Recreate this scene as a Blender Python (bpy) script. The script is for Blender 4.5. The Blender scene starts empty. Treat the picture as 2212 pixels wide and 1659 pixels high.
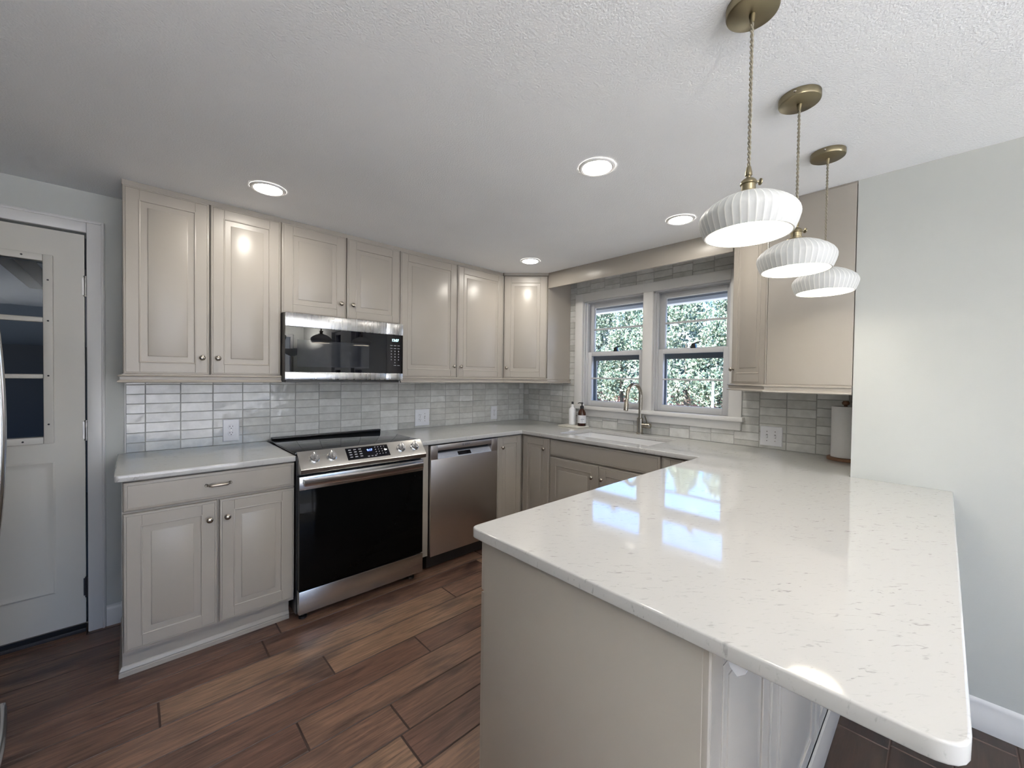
import bpy, bmesh, math, random
from mathutils import Matrix, Vector
R = math.radians
C = bpy.context.scene.collection
sc = bpy.context.scene

# ------------------------------------------------------------------ camera
cam = bpy.data.cameras.new('camera')
cam.sensor_fit = 'HORIZONTAL'; cam.sensor_width = 36.0
cam.lens = 876.98 / 2212 * 36.0
cam.clip_start = 0.02; cam.clip_end = 200
cam_o = bpy.data.objects.new('camera', cam); C.objects.link(cam_o)
def look(loc, yaw, pitch, roll):
    y, p, r = R(yaw), R(pitch), R(roll)
    f = Vector((math.sin(y) * math.cos(p), math.cos(y) * math.cos(p), math.sin(p)))
    rt = Vector((math.cos(y), -math.sin(y), 0)); up = rt.cross(f)
    rr = math.cos(r) * rt + math.sin(r) * up; uu = -math.sin(r) * rt + math.cos(r) * up
    m = Matrix((rr, uu, -f)).transposed().to_4x4(); m.translation = Vector(loc)
    return m
cam_o.matrix_world = look((-0.3497, -3.0314, 1.3553), 43.178, -1.0136, 0.7664)
sc.camera = cam_o

# ------------------------------------------------------------------ view, world, sun
sc.view_settings.view_transform = 'Standard'
sc.view_settings.look = 'None'
sc.view_settings.gamma = 1.0
sc.view_settings.use_curve_mapping = False
sc.view_settings.exposure = 1.10
sc.cycles.max_bounces = 10
sc.cycles.diffuse_bounces = 6
sc.cycles.glossy_bounces = 5
sc.cycles.transparent_max_bounces = 12
sc.cycles.sample_clamp_indirect = 6.0
sc.cycles.caustics_reflective = False
sc.cycles.caustics_refractive = False
sc.cycles.use_denoising = True

w = bpy.data.worlds.new('world'); sc.world = w; w.use_nodes = True
wn = w.node_tree.nodes; wl = w.node_tree.links
# clear blue sky: colour by elevation, a little brighter towards the sun
tcw = wn.new('ShaderNodeTexCoord'); sep = wn.new('ShaderNodeSeparateXYZ'); wl.new(tcw.outputs['Generated'], sep.inputs[0])
rmp = wn.new('ShaderNodeValToRGB'); wl.new(sep.outputs['Z'], rmp.inputs[0])
SKY = [(0.0, (0.84, 0.85, 0.86)), (0.07, (0.74, 0.81, 0.90)), (0.17, (0.20, 0.52, 1.10)), (0.40, (0.15, 0.38, 0.95)), (1.0, (0.08, 0.22, 0.62))]
while len(rmp.color_ramp.elements) < len(SKY): rmp.color_ramp.elements.new(0.5)
for e_, (p_, c_) in zip(rmp.color_ramp.elements, SKY): e_.position = p_; e_.color = (*c_, 1)
dot = wn.new('ShaderNodeVectorMath'); dot.operation = 'DOT_PRODUCT'; dot.inputs[1].default_value = (-0.75, 0.11, 0.66)
wl.new(tcw.outputs['Generated'], dot.inputs[0])
mrw = wn.new('ShaderNodeMapRange'); mrw.inputs['From Min'].default_value = 0.0; mrw.inputs['From Max'].default_value = 1.0
mrw.inputs['To Min'].default_value = 2.2; mrw.inputs['To Max'].default_value = 3.6
wl.new(dot.outputs['Value'], mrw.inputs['Value'])
wl.new(rmp.outputs[0], wn['Background'].inputs['Color']); wl.new(mrw.outputs[0], wn['Background'].inputs['Strength'])

sun = bpy.data.lights.new('sun', 'SUN'); sun.energy = 19.0; sun.angle = R(0.6); sun.color = (1.0, 0.95, 0.86)
sun_o = bpy.data.objects.new('sun', sun); C.objects.link(sun_o)
sun_o.location = (-6, 2, 9)
sun_o.rotation_euler = Vector((0.80, -0.12, -0.70)).to_track_quat('-Z', 'Y').to_euler()

def portal(loc, direction, sx, sy):
    l = bpy.data.lights.new('window_daylight', 'AREA'); l.shape = 'RECTANGLE'; l.size = sx; l.size_y = sy
    l.cycles.is_portal = True
    o = bpy.data.objects.new('window_daylight', l); C.objects.link(o); o.location = loc
    o.rotation_euler = Vector(direction).to_track_quat('-Z', 'Z').to_euler()
portal((2.86, -1.39, 1.57), (-1, 0, 0), 1.30, 0.95)
portal((0.30, -6.34, 1.10), (0, 1, 0), 3.2, 2.05)
portal((2.24, -4.16, 1.45), (-1, 0, 0), 1.25, 1.25)

# ------------------------------------------------------------------ constants from the photograph
HC = 2.275          # ceiling
XW = 2.666          # window wall
XR = 2.077          # face of the white wall at the end of the peninsula
X0, X1, X2, X3, X4, X5, X6 = -0.381, -0.042, 0.298, 0.681, 1.063, 1.563, 2.060
ZU = 1.343          # underside of the wall cabinet doors
DU = 0.3416         # front of the wall cabinet doors
ZC = 0.914          # counter top
Q = 0.2755          # diagonal step of the corner wall cabinets
XD, YD = X6 + Q, -(DU + Q)

# ------------------------------------------------------------------ materials
def mat(name):
    m = bpy.data.materials.new(name); m.use_nodes = True
    return m, m.node_tree.nodes, m.node_tree.links, m.node_tree.nodes['Principled BSDF']
def simple(name, col, rough=0.5, metal=0.0, spec=0.5, noise=0.0, nscale=40, bump=0.0, bscale=300, coat=0.0):
    m, n, l, b = mat(name)
    b.inputs['Base Color'].default_value = (*col, 1); b.inputs['Roughness'].default_value = rough
    b.inputs['Metallic'].default_value = metal; b.inputs['Specular IOR Level'].default_value = spec
    b.inputs['Coat Weight'].default_value = coat
    tc = n.new('ShaderNodeTexCoord')
    if noise:
        t = n.new('ShaderNodeTexNoise'); t.inputs['Scale'].default_value = nscale; t.inputs['Detail'].default_value = 3
        l.new(tc.outputs['Object'], t.inputs['Vector'])
        mx = n.new('ShaderNodeMix'); mx.data_type = 'RGBA'
        mx.inputs[6].default_value = (*[c * (1 - noise) for c in col], 1); mx.inputs[7].default_value = (*[min(1, c * (1 + noise)) for c in col], 1)
        l.new(t.outputs['Fac'], mx.inputs[0]); l.new(mx.outputs[2], b.inputs['Base Color'])
    if bump:
        t = n.new('ShaderNodeTexNoise'); t.inputs['Scale'].default_value = bscale; t.inputs['Detail'].default_value = 2
        l.new(tc.outputs['Object'], t.inputs['Vector'])
        bp = n.new('ShaderNodeBump'); bp.inputs['Strength'].default_value = bump; bp.inputs['Distance'].default_value = 0.002
        l.new(t.outputs['Fac'], bp.inputs['Height']); l.new(bp.outputs[0], b.inputs['Normal'])
    return m
def emit(name, col, s):
    m, n, l, b = mat(name)
    b.inputs['Base Color'].default_value = (*[min(1, c) * 0.5 for c in col], 1)
    b.inputs['Emission Color'].default_value = (*col, 1); b.inputs['Emission Strength'].default_value = s
    return m
def steel(name, col, rough, axis):
    m, n, l, b = mat(name)
    b.inputs['Base Color'].default_value = (*col, 1); b.inputs['Metallic'].default_value = 1.0
    tc = n.new('ShaderNodeTexCoord'); mp = n.new('ShaderNodeMapping')
    mp.inputs['Scale'].default_value = axis
    t = n.new('ShaderNodeTexNoise'); t.inputs['Scale'].default_value = 1.0; t.inputs['Detail'].default_value = 2
    l.new(tc.outputs['Object'], mp.inputs['Vector']); l.new(mp.outputs[0], t.inputs['Vector'])
    mr = n.new('ShaderNodeMapRange'); mr.inputs['To Min'].default_value = rough * 0.8; mr.inputs['To Max'].default_value = rough * 1.25
    l.new(t.outputs['Fac'], mr.inputs['Value']); l.new(mr.outputs[0], b.inputs['Roughness'])
    bp = n.new('ShaderNodeBump'); bp.inputs['Strength'].default_value = 0.05; bp.inputs['Distance'].default_value = 0.001
    l.new(t.outputs['Fac'], bp.inputs['Height']); l.new(bp.outputs[0], b.inputs['Normal'])
    return m
def thin_glass(name, tint=(1, 1, 1)):
    m, n, l, b = mat(name); n.remove(b)
    out = n['Material Output']
    tr = n.new('ShaderNodeBsdfTransparent'); tr.inputs['Color'].default_value = (*tint, 1)
    gl = n.new('ShaderNodeBsdfGlossy'); gl.inputs['Roughness'].default_value = 0.01
    fr = n.new('ShaderNodeFresnel'); fr.inputs['IOR'].default_value = 1.45
    mx = n.new('ShaderNodeMixShader')
    l.new(fr.outputs[0], mx.inputs[0]); l.new(tr.outputs[0], mx.inputs[1]); l.new(gl.outputs[0], mx.inputs[2])
    l.new(mx.outputs[0], out.inputs['Surface'])
    return m

M = {}
M['cab'] = simple('greige_paint', (0.352, 0.323, 0.284), 0.32, noise=0.03, nscale=6, bump=0.05, bscale=220)
M['cab_in'] = simple('cabinet_gap', (0.06, 0.055, 0.05), 0.8)
M['ceil'] = simple('ceiling_plaster', (0.85, 0.865, 0.885), 0.9, noise=0.05, nscale=2.2, bump=0.9, bscale=160)
M['wall'] = simple('wall_paint', (0.52, 0.535, 0.515), 0.6, noise=0.015, nscale=3, bump=0.15, bscale=260)
M['trim'] = simple('white_trim_paint', (0.70, 0.695, 0.685), 0.35, noise=0.01)
M['door_paint'] = simple('entry_door_paint', (0.66, 0.64, 0.59), 0.45, noise=0.02, nscale=5)
M['sash'] = simple('white_sash_paint', (0.58, 0.59, 0.61), 0.4, noise=0.01)
M['storm'] = simple('grey_storm_frame', (0.16, 0.18, 0.18), 0.5, noise=0.05)
M['black'] = simple('black_plastic', (0.012, 0.012, 0.013), 0.35, noise=0.1)
M['blackglass'] = simple('black_glass', (0.003, 0.003, 0.005), 0.0, spec=0.36, noise=0.1)
M['ovenglass'] = simple('oven_glass', (0.002, 0.002, 0.002), 0.06, spec=0.06, noise=0.1)
M['cooktop'] = simple('cooktop_glass', (0.02, 0.021, 0.024), 0.05, noise=0.1)
M['microwin'] = simple('microwave_window', (0.020, 0.022, 0.027), 0.0, spec=0.36, noise=0.1)
M['white_plastic'] = simple('white_plastic', (0.78, 0.79, 0.83), 0.3, noise=0.01)
M['dark'] = simple('dark_slot', (0.02, 0.02, 0.025), 0.6)
M['steel'] = steel('stainless_steel', (0.56, 0.55, 0.53), 0.24, (2, 2, 400))
M['steel_h'] = steel('stainless_handle', (0.66, 0.66, 0.67), 0.18, (2, 400, 400))
M['steel_m'] = steel('microwave_steel', (0.50, 0.50, 0.50), 0.27, (70, 2, 2))
M['dwsteel'] = steel('dishwasher_steel', (0.58, 0.53, 0.50), 0.36, (300, 300, 2))
M['dwctrl'] = simple('dishwasher_controls', (0.60, 0.63, 0.70), 0.22, metal=0.5, noise=0.05, nscale=80)
M['nickel'] = simple('brushed_nickel', (0.40, 0.36, 0.31), 0.26, metal=1.0, noise=0.05)
M['brass'] = simple('antique_brass', (0.25, 0.215, 0.14), 0.33, metal=1.0, noise=0.06, nscale=25)
M['faucet'] = simple('faucet_metal', (0.40, 0.365, 0.305), 0.26, metal=1.0, noise=0.05)
M['hinge'] = simple('hinge_metal', (0.35, 0.34, 0.33), 0.4, metal=1.0, noise=0.1)
M['hinge_dark'] = simple('dark_hinge', (0.03, 0.028, 0.035), 0.5, metal=0.3, noise=0.1)
M['sink'] = simple('sink_composite', (0.78, 0.78, 0.78), 0.25, noise=0.01)
M['grout'] = simple('grout', (0.40, 0.40, 0.385), 0.85, noise=0.06)
M['shade'] = simple('porcelain_shade', (0.60, 0.61, 0.60), 0.5, noise=0.02)
M['shade_rib'] = simple('porcelain_rib', (0.84, 0.84, 0.81), 0.4, noise=0.02)
M['shade_in'] = simple('porcelain_lining', (0.88, 0.86, 0.80), 0.5, noise=0.01)
M['bulb'] = emit('lit_bulb', (1.0, 0.93, 0.82), 30)
M['led'] = emit('lit_lens', (1.0, 0.94, 0.85), 66)
M['led_fill'] = emit('lit_fill_lens', (1.0, 0.95, 0.88), 38)  # lens of the added fill lights, out of view
M['bulb_fill'] = emit('lit_fill_bulb', (1.0, 0.95, 0.89), 2600)  # bulb of the added uplights, out of view
M['clock_w'] = emit('microwave_clock', (0.45, 0.95, 1.0), 3.0)
M['clock_b'] = emit('range_clock', (0.12, 0.2, 1.0), 4.0)
M['keys'] = simple('key_print', (0.30, 0.31, 0.33), 0.5, noise=0.1)
M['cord'] = simple('twisted_cord', (0.25, 0.225, 0.175), 0.8, noise=0.12, nscale=200)
M['amber'] = simple('amber_bottle', (0.035, 0.010, 0.004), 0.08, noise=0.1)
M['label'] = simple('paper_label', (0.66, 0.67, 0.70), 0.6, noise=0.03)
M['ink'] = simple('label_ink', (0.06, 0.07, 0.11), 0.6, noise=0.05)
M['bottle_w'] = simple('white_bottle', (0.80, 0.81, 0.83), 0.3, noise=0.01)
M['clear'] = simple('clear_bottle_top', (0.55, 0.60, 0.70), 0.1, noise=0.05)
M['tray'] = simple('pale_tray', (0.66, 0.64, 0.57), 0.4, noise=0.05, nscale=30)
M['towel'] = simple('paper_towel', (0.80, 0.80, 0.80), 0.95, noise=0.02, nscale=60, bump=0.3, bscale=120)
M['wood_base'] = simple('holder_wood', (0.20, 0.10, 0.055), 0.5, noise=0.2, nscale=30)
M['glass'] = thin_glass('window_glass')
M['glass_d'] = thin_glass('door_glass', (0.8, 0.85, 0.9))
M['fridge'] = steel('fridge_steel', (0.52, 0.52, 0.53), 0.25, (2, 400, 2))
M['fridge_side'] = simple('fridge_side', (0.18, 0.18, 0.19), 0.5, noise=0.05)
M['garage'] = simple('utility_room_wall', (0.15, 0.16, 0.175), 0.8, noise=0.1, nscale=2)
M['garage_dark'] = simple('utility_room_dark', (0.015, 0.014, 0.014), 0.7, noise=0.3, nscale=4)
M['fence'] = None
M['grass'] = simple('dry_lawn', (0.24, 0.22, 0.17), 0.95, noise=0.3, nscale=1.5)
M['bounce_patio'] = simple('pale_bounce_concrete', (0.68, 0.64, 0.58), 0.9, noise=0.06, nscale=2)  # pale unseen ground, chosen to reflect sunlight onto the ceiling
M['bounce_carpet'] = simple('beige_bounce_carpet', (0.58, 0.55, 0.50), 0.95, noise=0.1, nscale=200)  # pale floor added out of view to bounce light upward
M['bark'] = simple('bark', (0.05, 0.045, 0.04), 0.9, noise=0.3)
M['post'] = simple('white_post', (0.42, 0.45, 0.47), 0.5, noise=0.05)
M['eave'] = simple('eave_paint', (0.07, 0.075, 0.08), 0.8, noise=0.1)
M['gutter'] = simple('white_gutter', (0.85, 0.87, 0.9), 0.4, noise=0.02)
M['roofing'] = simple('roof_shingle', (0.10, 0.10, 0.10), 0.9, noise=0.3, nscale=30)
M['siding'] = simple('outside_wall', (0.55, 0.54, 0.5), 0.8, noise=0.05)

def counter_mat():
    m, n, l, b = mat('white_quartz')
    tc = n.new('ShaderNodeTexCoord')
    def flecks(scale, rot, lo, hi, det, dist):
        mr_ = n.new('ShaderNodeMapping'); mr_.inputs['Rotation'].default_value = (0, 0, R(rot))
        mp = n.new('ShaderNodeMapping'); mp.inputs['Scale'].default_value = scale
        l.new(tc.outputs['Object'], mr_.inputs['Vector']); l.new(mr_.outputs[0], mp.inputs['Vector'])
        t = n.new('ShaderNodeTexNoise'); t.inputs['Scale'].default_value = 1.0; t.inputs['Detail'].default_value = det; t.inputs['Distortion'].default_value = dist
        l.new(mp.outputs[0], t.inputs['Vector'])
        r = n.new('ShaderNodeMapRange'); r.inputs['From Min'].default_value = lo; r.inputs['From Max'].default_value = hi
        l.new(t.outputs['Fac'], r.inputs['Value']); return r.outputs[0]
    f1 = flecks((34, 120, 40), 42, 0.625, 0.72, 4, 0.8)
    f2 = flecks((50, 150, 60), 38, 0.63, 0.74, 3, 1.0)
    veil = flecks((2.2, 4.0, 4), 40, 0.38, 0.66, 3, 0.6)
    def math_(op, a, c):
        q = n.new('ShaderNodeMath'); q.operation = op
        for k, v in enumerate((a, c)):
            if isinstance(v, (int, float)): q.inputs[k].default_value = v
            else: l.new(v, q.inputs[k])
        return q.outputs[0]
    fac = math_('ADD', math_('MULTIPLY', f1, math_('ADD', math_('MULTIPLY', veil, 0.85), 0.12)), math_('MULTIPLY', f2, 0.22))
    fac = math_('MINIMUM', fac, 0.9)
    cl = n.new('ShaderNodeMix'); cl.data_type = 'RGBA'
    cl.inputs[6].default_value = (0.505, 0.50, 0.485, 1); cl.inputs[7].default_value = (0.20, 0.19, 0.18, 1)
    l.new(fac, cl.inputs[0]); l.new(cl.outputs[2], b.inputs['Base Color'])
    b.inputs['Roughness'].default_value = 0.055
    b.inputs['IOR'].default_value = 1.55
    return m
M['counter'] = counter_mat()

def tint_mat(name, cols, rough, nscale, nmix, bump_s, bump_scale, stretch=(1, 1, 1), wood=False):
    m, n, l, b = mat(name)
    at = n.new('ShaderNodeAttribute'); at.attribute_name = 'tint'
    rp = n.new('ShaderNodeValToRGB')
    while len(rp.color_ramp.elements) < len(cols): rp.color_ramp.elements.new(0.5)
    for i, c in enumerate(cols):
        rp.color_ramp.elements[i].position = i / (len(cols) - 1); rp.color_ramp.elements[i].color = (*c, 1)
    l.new(at.outputs['Fac'], rp.inputs[0])
    tc = n.new('ShaderNodeTexCoord'); mp = n.new('ShaderNodeMapping'); mp.inputs['Scale'].default_value = stretch
    add = n.new('ShaderNodeVectorMath'); add.operation = 'ADD'
    cmb = n.new('ShaderNodeCombineXYZ'); sc3 = n.new('ShaderNodeMath'); sc3.operation = 'MULTIPLY'; sc3.inputs[1].default_value = 37.0
    l.new(at.outputs['Fac'], sc3.inputs[0]); l.new(sc3.outputs[0], cmb.inputs[0]); l.new(sc3.outputs[0], cmb.inputs[1])
    l.new(tc.outputs['Object'], mp.inputs['Vector']); l.new(mp.outputs[0], add.inputs[0]); l.new(cmb.outputs[0], add.inputs[1])
    t = n.new('ShaderNodeTexNoise'); t.inputs['Scale'].default_value = nscale; t.inputs['Detail'].default_value = 5; t.inputs['Roughness'].default_value = 0.62
    t.inputs['Distortion'].default_value = 0.8 if wood else 0.2
    l.new(add.outputs[0], t.inputs['Vector'])
    mr = n.new('ShaderNodeMapRange'); mr.inputs['From Min'].default_value = 0.28; mr.inputs['From Max'].default_value = 0.72
    mr.inputs['To Min'].default_value = 1 - nmix; mr.inputs['To Max'].default_value = 1 + nmix * 0.8
    l.new(t.outputs['Fac'], mr.inputs['Value'])
    mu = n.new('ShaderNodeMix'); mu.data_type = 'RGBA'; mu.blend_type = 'MULTIPLY'; mu.inputs[0].default_value = 1.0
    l.new(rp.outputs[0], mu.inputs[6]); l.new(mr.outputs[0], mu.inputs[7])
    last = mu.outputs[2]
    if wood:
        # dark smoky patches and knots
        k = n.new('ShaderNodeTexNoise'); k.inputs['Scale'].default_value = 1.0; k.inputs['Detail'].default_value = 3; k.inputs['Distortion'].default_value = 0.5
        mp2 = n.new('ShaderNodeMapping'); mp2.inputs['Scale'].default_value = (3.2, 9, 1)
        l.new(tc.outputs['Object'], mp2.inputs['Vector'])
        ad2 = n.new('ShaderNodeVectorMath'); ad2.operation = 'ADD'
        l.new(mp2.outputs[0], ad2.inputs[0]); l.new(cmb.outputs[0], ad2.inputs[1]); l.new(ad2.outputs[0], k.inputs['Vector'])
        kr = n.new('ShaderNodeValToRGB'); kr.color_ramp.elements[0].position = 0.50; kr.color_ramp.elements[0].color = (1, 1, 1, 1)
        kr.color_ramp.elements[1].position = 0.70; kr.color_ramp.elements[1].color = (0.40, 0.40, 0.44, 1)
        l.new(k.outputs['Fac'], kr.inputs[0])
        m2 = n.new('ShaderNodeMix'); m2.data_type = 'RGBA'; m2.blend_type = 'MULTIPLY'; m2.inputs[0].default_value = 1.0
        l.new(last, m2.inputs[6]); l.new(kr.outputs[0], m2.inputs[7]); last = m2.outputs[2]
    l.new(last, b.inputs['Base Color'])
    b.inputs['Roughness'].default_value = rough
    t2 = n.new('ShaderNodeTexNoise'); t2.inputs['Scale'].default_value = bump_scale; t2.inputs['Detail'].default_value = 2
    l.new(add.outputs[0], t2.inputs['Vector'])
    bp = n.new('ShaderNodeBump'); bp.inputs['Strength'].default_value = bump_s; bp.inputs['Distance'].default_value = 0.004
    l.new(t2.outputs['Fac'], bp.inputs['Height']); l.new(bp.outputs[0], b.inputs['Normal'])
    return m
M['tile'] = tint_mat('handmade_tile', [(0.44, 0.44, 0.42), (0.57, 0.575, 0.555), (0.70, 0.705, 0.69)], 0.10, 14, 0.16, 0.45, 22)
WOOD = [(0.115, 0.060, 0.043), (0.150, 0.083, 0.058), (0.180, 0.104, 0.071), (0.235, 0.144, 0.093)]
M['floor'] = tint_mat('plank_floor', WOOD, 0.36, 1.0, 0.62, 0.35, 2.0, (5, 70, 20), True)
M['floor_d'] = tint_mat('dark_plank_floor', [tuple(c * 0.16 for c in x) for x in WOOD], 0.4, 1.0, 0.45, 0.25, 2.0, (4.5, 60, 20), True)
M['plank_edge'] = simple('dark_plank_edge', (0.045, 0.026, 0.02), 0.6, noise=0.2, nscale=30)
M['fence'] = tint_mat('red_brown_fence', [(0.24, 0.13, 0.12), (0.30, 0.175, 0.16), (0.36, 0.22, 0.20)], 0.8, 3, 0.3, 0.2, 10)
M['leaf'] = tint_mat('evergreen_leaf', [(0.02, 0.055, 0.045), (0.11, 0.17, 0.125), (0.34, 0.39, 0.30)], 0.6, 3, 0.1, 0.0, 10)

# ------------------------------------------------------------------ mesh builder
class B:
    def __init__(s):
        s.bm = bmesh.new(); s.mi = 0; s.bm.faces.layers.float.new('tint')
    def _add(s, vs, fs, tint=None):
        bv = [s.bm.verts.new(v) for v in vs]; out = []
        for f in fs:
            try:
                fc = s.bm.faces.new([bv[i] for i in f]); fc.material_index = s.mi; out.append(fc)
            except ValueError: pass
        if tint is not None:
            lay = s.bm.faces.layers.float.get('tint')
            for fc in out: fc[lay] = tint
        return bv, out
    def box(s, x0, x1, y0, y1, z0, z1, bev=0.0, seg=2):
        if x0 > x1: x0, x1 = x1, x0
        if y0 > y1: y0, y1 = y1, y0
        if z0 > z1: z0, z1 = z1, z0
        vs = [(x, y, z) for x in (x0, x1) for y in (y0, y1) for z in (z0, z1)]
        fs = [(0, 1, 3, 2), (4, 6, 7, 5), (0, 4, 5, 1), (2, 3, 7, 6), (0, 2, 6, 4), (1, 5, 7, 3)]
        bv, fc = s._add(vs, fs)
        if bev:
            es = list({e for f in fc for e in f.edges})
            r = bmesh.ops.bevel(s.bm, geom=es, offset=bev, segments=seg, affect='EDGES', profile=0.5)
            for f in r['faces']: f.material_index = s.mi
        return s
    def prism(s, poly, z0, z1, plane='xy'):
        def P(a, b, c): return (a, b, c) if plane == 'xy' else ((c, a, b) if plane == 'yz' else (a, c, b))
        n = len(poly)
        vs = [P(a, b, z0) for a, b in poly] + [P(a, b, z1) for a, b in poly]
        fs = [tuple(range(n))[::-1], tuple(range(n, 2 * n))] + [(i, (i + 1) % n, n + (i + 1) % n, n + i) for i in range(n)]
        s._add(vs, fs); return s
    def lathe(s, prof, seg=32, c=(0, 0, 0), axis='z', cap=True, rmod=None, mats=None):
        rings = []
        for r, z in prof:
            ring = []
            for i in range(seg):
                a = 2 * math.pi * i / seg
                rr = r * (1 + (rmod(i) if rmod else 0))
                x, y = rr * math.cos(a), rr * math.sin(a)
                p = (x, y, z) if axis == 'z' else ((z, x, y) if axis == 'x' else (x, z, y))
                ring.append(s.bm.verts.new((p[0] + c[0], p[1] + c[1], p[2] + c[2])))
            rings.append(ring)
        for k in range(len(rings) - 1):
            for i in range(seg):
                f = s.bm.faces.new((rings[k][i], rings[k][(i + 1) % seg], rings[k + 1][(i + 1) % seg], rings[k + 1][i]))
                f.material_index = mats(i) if mats else s.mi
        if cap:
            for ring in (rings[0], rings[-1]):
                f = s.bm.faces.new(ring); f.material_index = s.mi
        return s
    def tube(s, pts, rad, seg=10, cap=True):
        pts = [Vector(p) for p in pts]; n = len(pts)
        rad = rad if isinstance(rad, (list, tuple)) else [rad] * n
        up = None; rings = []
        for i, p in enumerate(pts):
            t = (pts[min(i + 1, n - 1)] - pts[max(i - 1, 0)]).normalized()
            if up is None:
                up = Vector((0, 0, 1)) if abs(t.z) < 0.9 else Vector((1, 0, 0))
            a = (up - t * up.dot(t)).normalized(); b_ = t.cross(a); up = a
            rings.append([s.bm.verts.new(p + rad[i] * (math.cos(2 * math.pi * k / seg) * a + math.sin(2 * math.pi * k / seg) * b_)) for k in range(seg)])
        for k in range(n - 1):
            for i in range(seg):
                f = s.bm.faces.new((rings[k][i], rings[k][(i + 1) % seg], rings[k + 1][(i + 1) % seg], rings[k + 1][i])); f.material_index = s.mi
        if cap:
            for ring in (rings[0], rings[-1]):
                f = s.bm.faces.new(ring); f.material_index = s.mi
        return s
    def sweep(s, path, prof, prev=None, nxt=None):
        """profile (out, z) along a plan path; 'out' is to the right of travel"""
        P = [Vector(p) for p in path]
        ext = ([Vector(prev)] if prev else []) + P + ([Vector(nxt)] if nxt else [])
        off = 1 if prev else 0; rings = []
        for i in range(len(P)):
            k = i + off
            d1 = (ext[k] - ext[k - 1]).normalized() if k > 0 else None
            d2 = (ext[k + 1] - ext[k]).normalized() if k + 1 < len(ext) else None
            d1 = d1 or d2; d2 = d2 or d1
            n1 = Vector((d1.y, -d1.x)); n2 = Vector((d2.y, -d2.x))
            m = (n1 + n2).normalized(); sc_ = 1 / max(0.3, m.dot(n1))
            rings.append([s.bm.verts.new((P[i].x + m.x * o * sc_, P[i].y + m.y * o * sc_, z)) for o, z in prof])
        n = len(prof)
        for a, b_ in zip(rings, rings[1:]):
            for i in range(n):
                f = s.bm.faces.new((a[i], a[(i + 1) % n], b_[(i + 1) % n], b_[i])); f.material_index = s.mi
        for ring in (rings[0], rings[-1]):
            f = s.bm.faces.new(ring); f.material_index = s.mi
        return s
    def rings(s, x0, x1, z0, z1, prof, y0=0.0):
        """nested rectangles facing -y: prof = (inset, height)"""
        rs = []
        for ins, h in prof:
            rs.append([s.bm.verts.new(v) for v in ((x0 + ins, y0 - h, z0 + ins), (x1 - ins, y0 - h, z0 + ins), (x1 - ins, y0 - h, z1 - ins), (x0 + ins, y0 - h, z1 - ins))])
        for a, b_ in zip(rs, rs[1:]):
            for i in range(4):
                f = s.bm.faces.new((a[i], a[(i + 1) % 4], b_[(i + 1) % 4], b_[i])); f.material_index = s.mi
        f = s.bm.faces.new(rs[-1]); f.material_index = s.mi
        f = s.bm.faces.new(rs[0][::-1]); f.material_index = s.mi
        return s
    def mesh(s, name, mats, smooth=35):
        bmesh.ops.recalc_face_normals(s.bm, faces=s.bm.faces[:])
        me = bpy.data.meshes.new(name); s.bm.to_mesh(me); s.bm.free()
        for m in (mats if isinstance(mats, (list, tuple)) else [mats]): me.materials.append(m)
        if smooth:
            me.shade_smooth(); me.set_sharp_from_angle(angle=R(smooth))
        return me

def thing(name, label, cat, loc=(0, 0, 0), group=None):
    o = bpy.data.objects.new(name, None); C.objects.link(o); o.location = loc
    o.empty_display_size = 0.1
    o['label'] = label; o['category'] = cat
    if group: o['group'] = group
    return o
def tag(o, label, cat, group=None):
    o['label'] = label; o['category'] = cat
    if group: o['group'] = group
    return o
def wloc(o):
    v = Vector(o.location)
    while o.parent: o = o.parent; v = v + Vector(o.location)
    return v
def put(name, b, mats, parent=None, origin=None, smooth=35):
    """mesh drawn in world coordinates; becomes a child of parent without moving"""
    me = b.mesh(name, mats, smooth) if isinstance(b, B) else b
    base = Vector(origin) if origin else (wloc(parent) if parent else Vector((0, 0, 0)))
    me.transform(Matrix.Translation(-base))
    o = bpy.data.objects.new(name, me); C.objects.link(o)
    if parent: o.parent = parent; o.location = base - wloc(parent)
    else: o.location = base
    return o
def local(name, me, parent, loc=(0, 0, 0), rotz=0.0):
    """mesh in its own frame, placed in the frame of its parent"""
    o = bpy.data.objects.new(name, me); C.objects.link(o); o.parent = parent
    o.location = loc; o.rotation_euler = (0, 0, rotz); return o
def struct(name, b, mats, parent=None, smooth=35):
    o = put(name, b, mats, parent, smooth=smooth)
    if not parent: o['kind'] = 'structure'
    return o
def dup(root, loc, label=None):
    r = root.copy(); C.objects.link(r); r.location = loc
    if label: r['label'] = label
    for ch in list(root.children):
        c = ch.copy(); C.objects.link(c); c.parent = r
        for g in ch.children:
            d = g.copy(); C.objects.link(d); d.parent = c
    return r
def text_mesh(txt, size, mats, depth=0.0004, align='CENTER'):
    cu = bpy.data.curves.new('lettering', 'FONT'); cu.body = txt; cu.size = size; cu.align_x = align; cu.align_y = 'CENTER'; cu.extrude = depth
    to = bpy.data.objects.new('lettering', cu); C.objects.link(to)
    dg = bpy.context.evaluated_depsgraph_get()
    me = bpy.data.meshes.new_from_object(to.evaluated_get(dg)); bpy.data.objects.remove(to)
    me.transform(Matrix.Rotation(R(90), 4, 'X'))     # now stands in x-z, facing -y
    me.materials.clear(); me.materials.append(mats)
    return me

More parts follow.
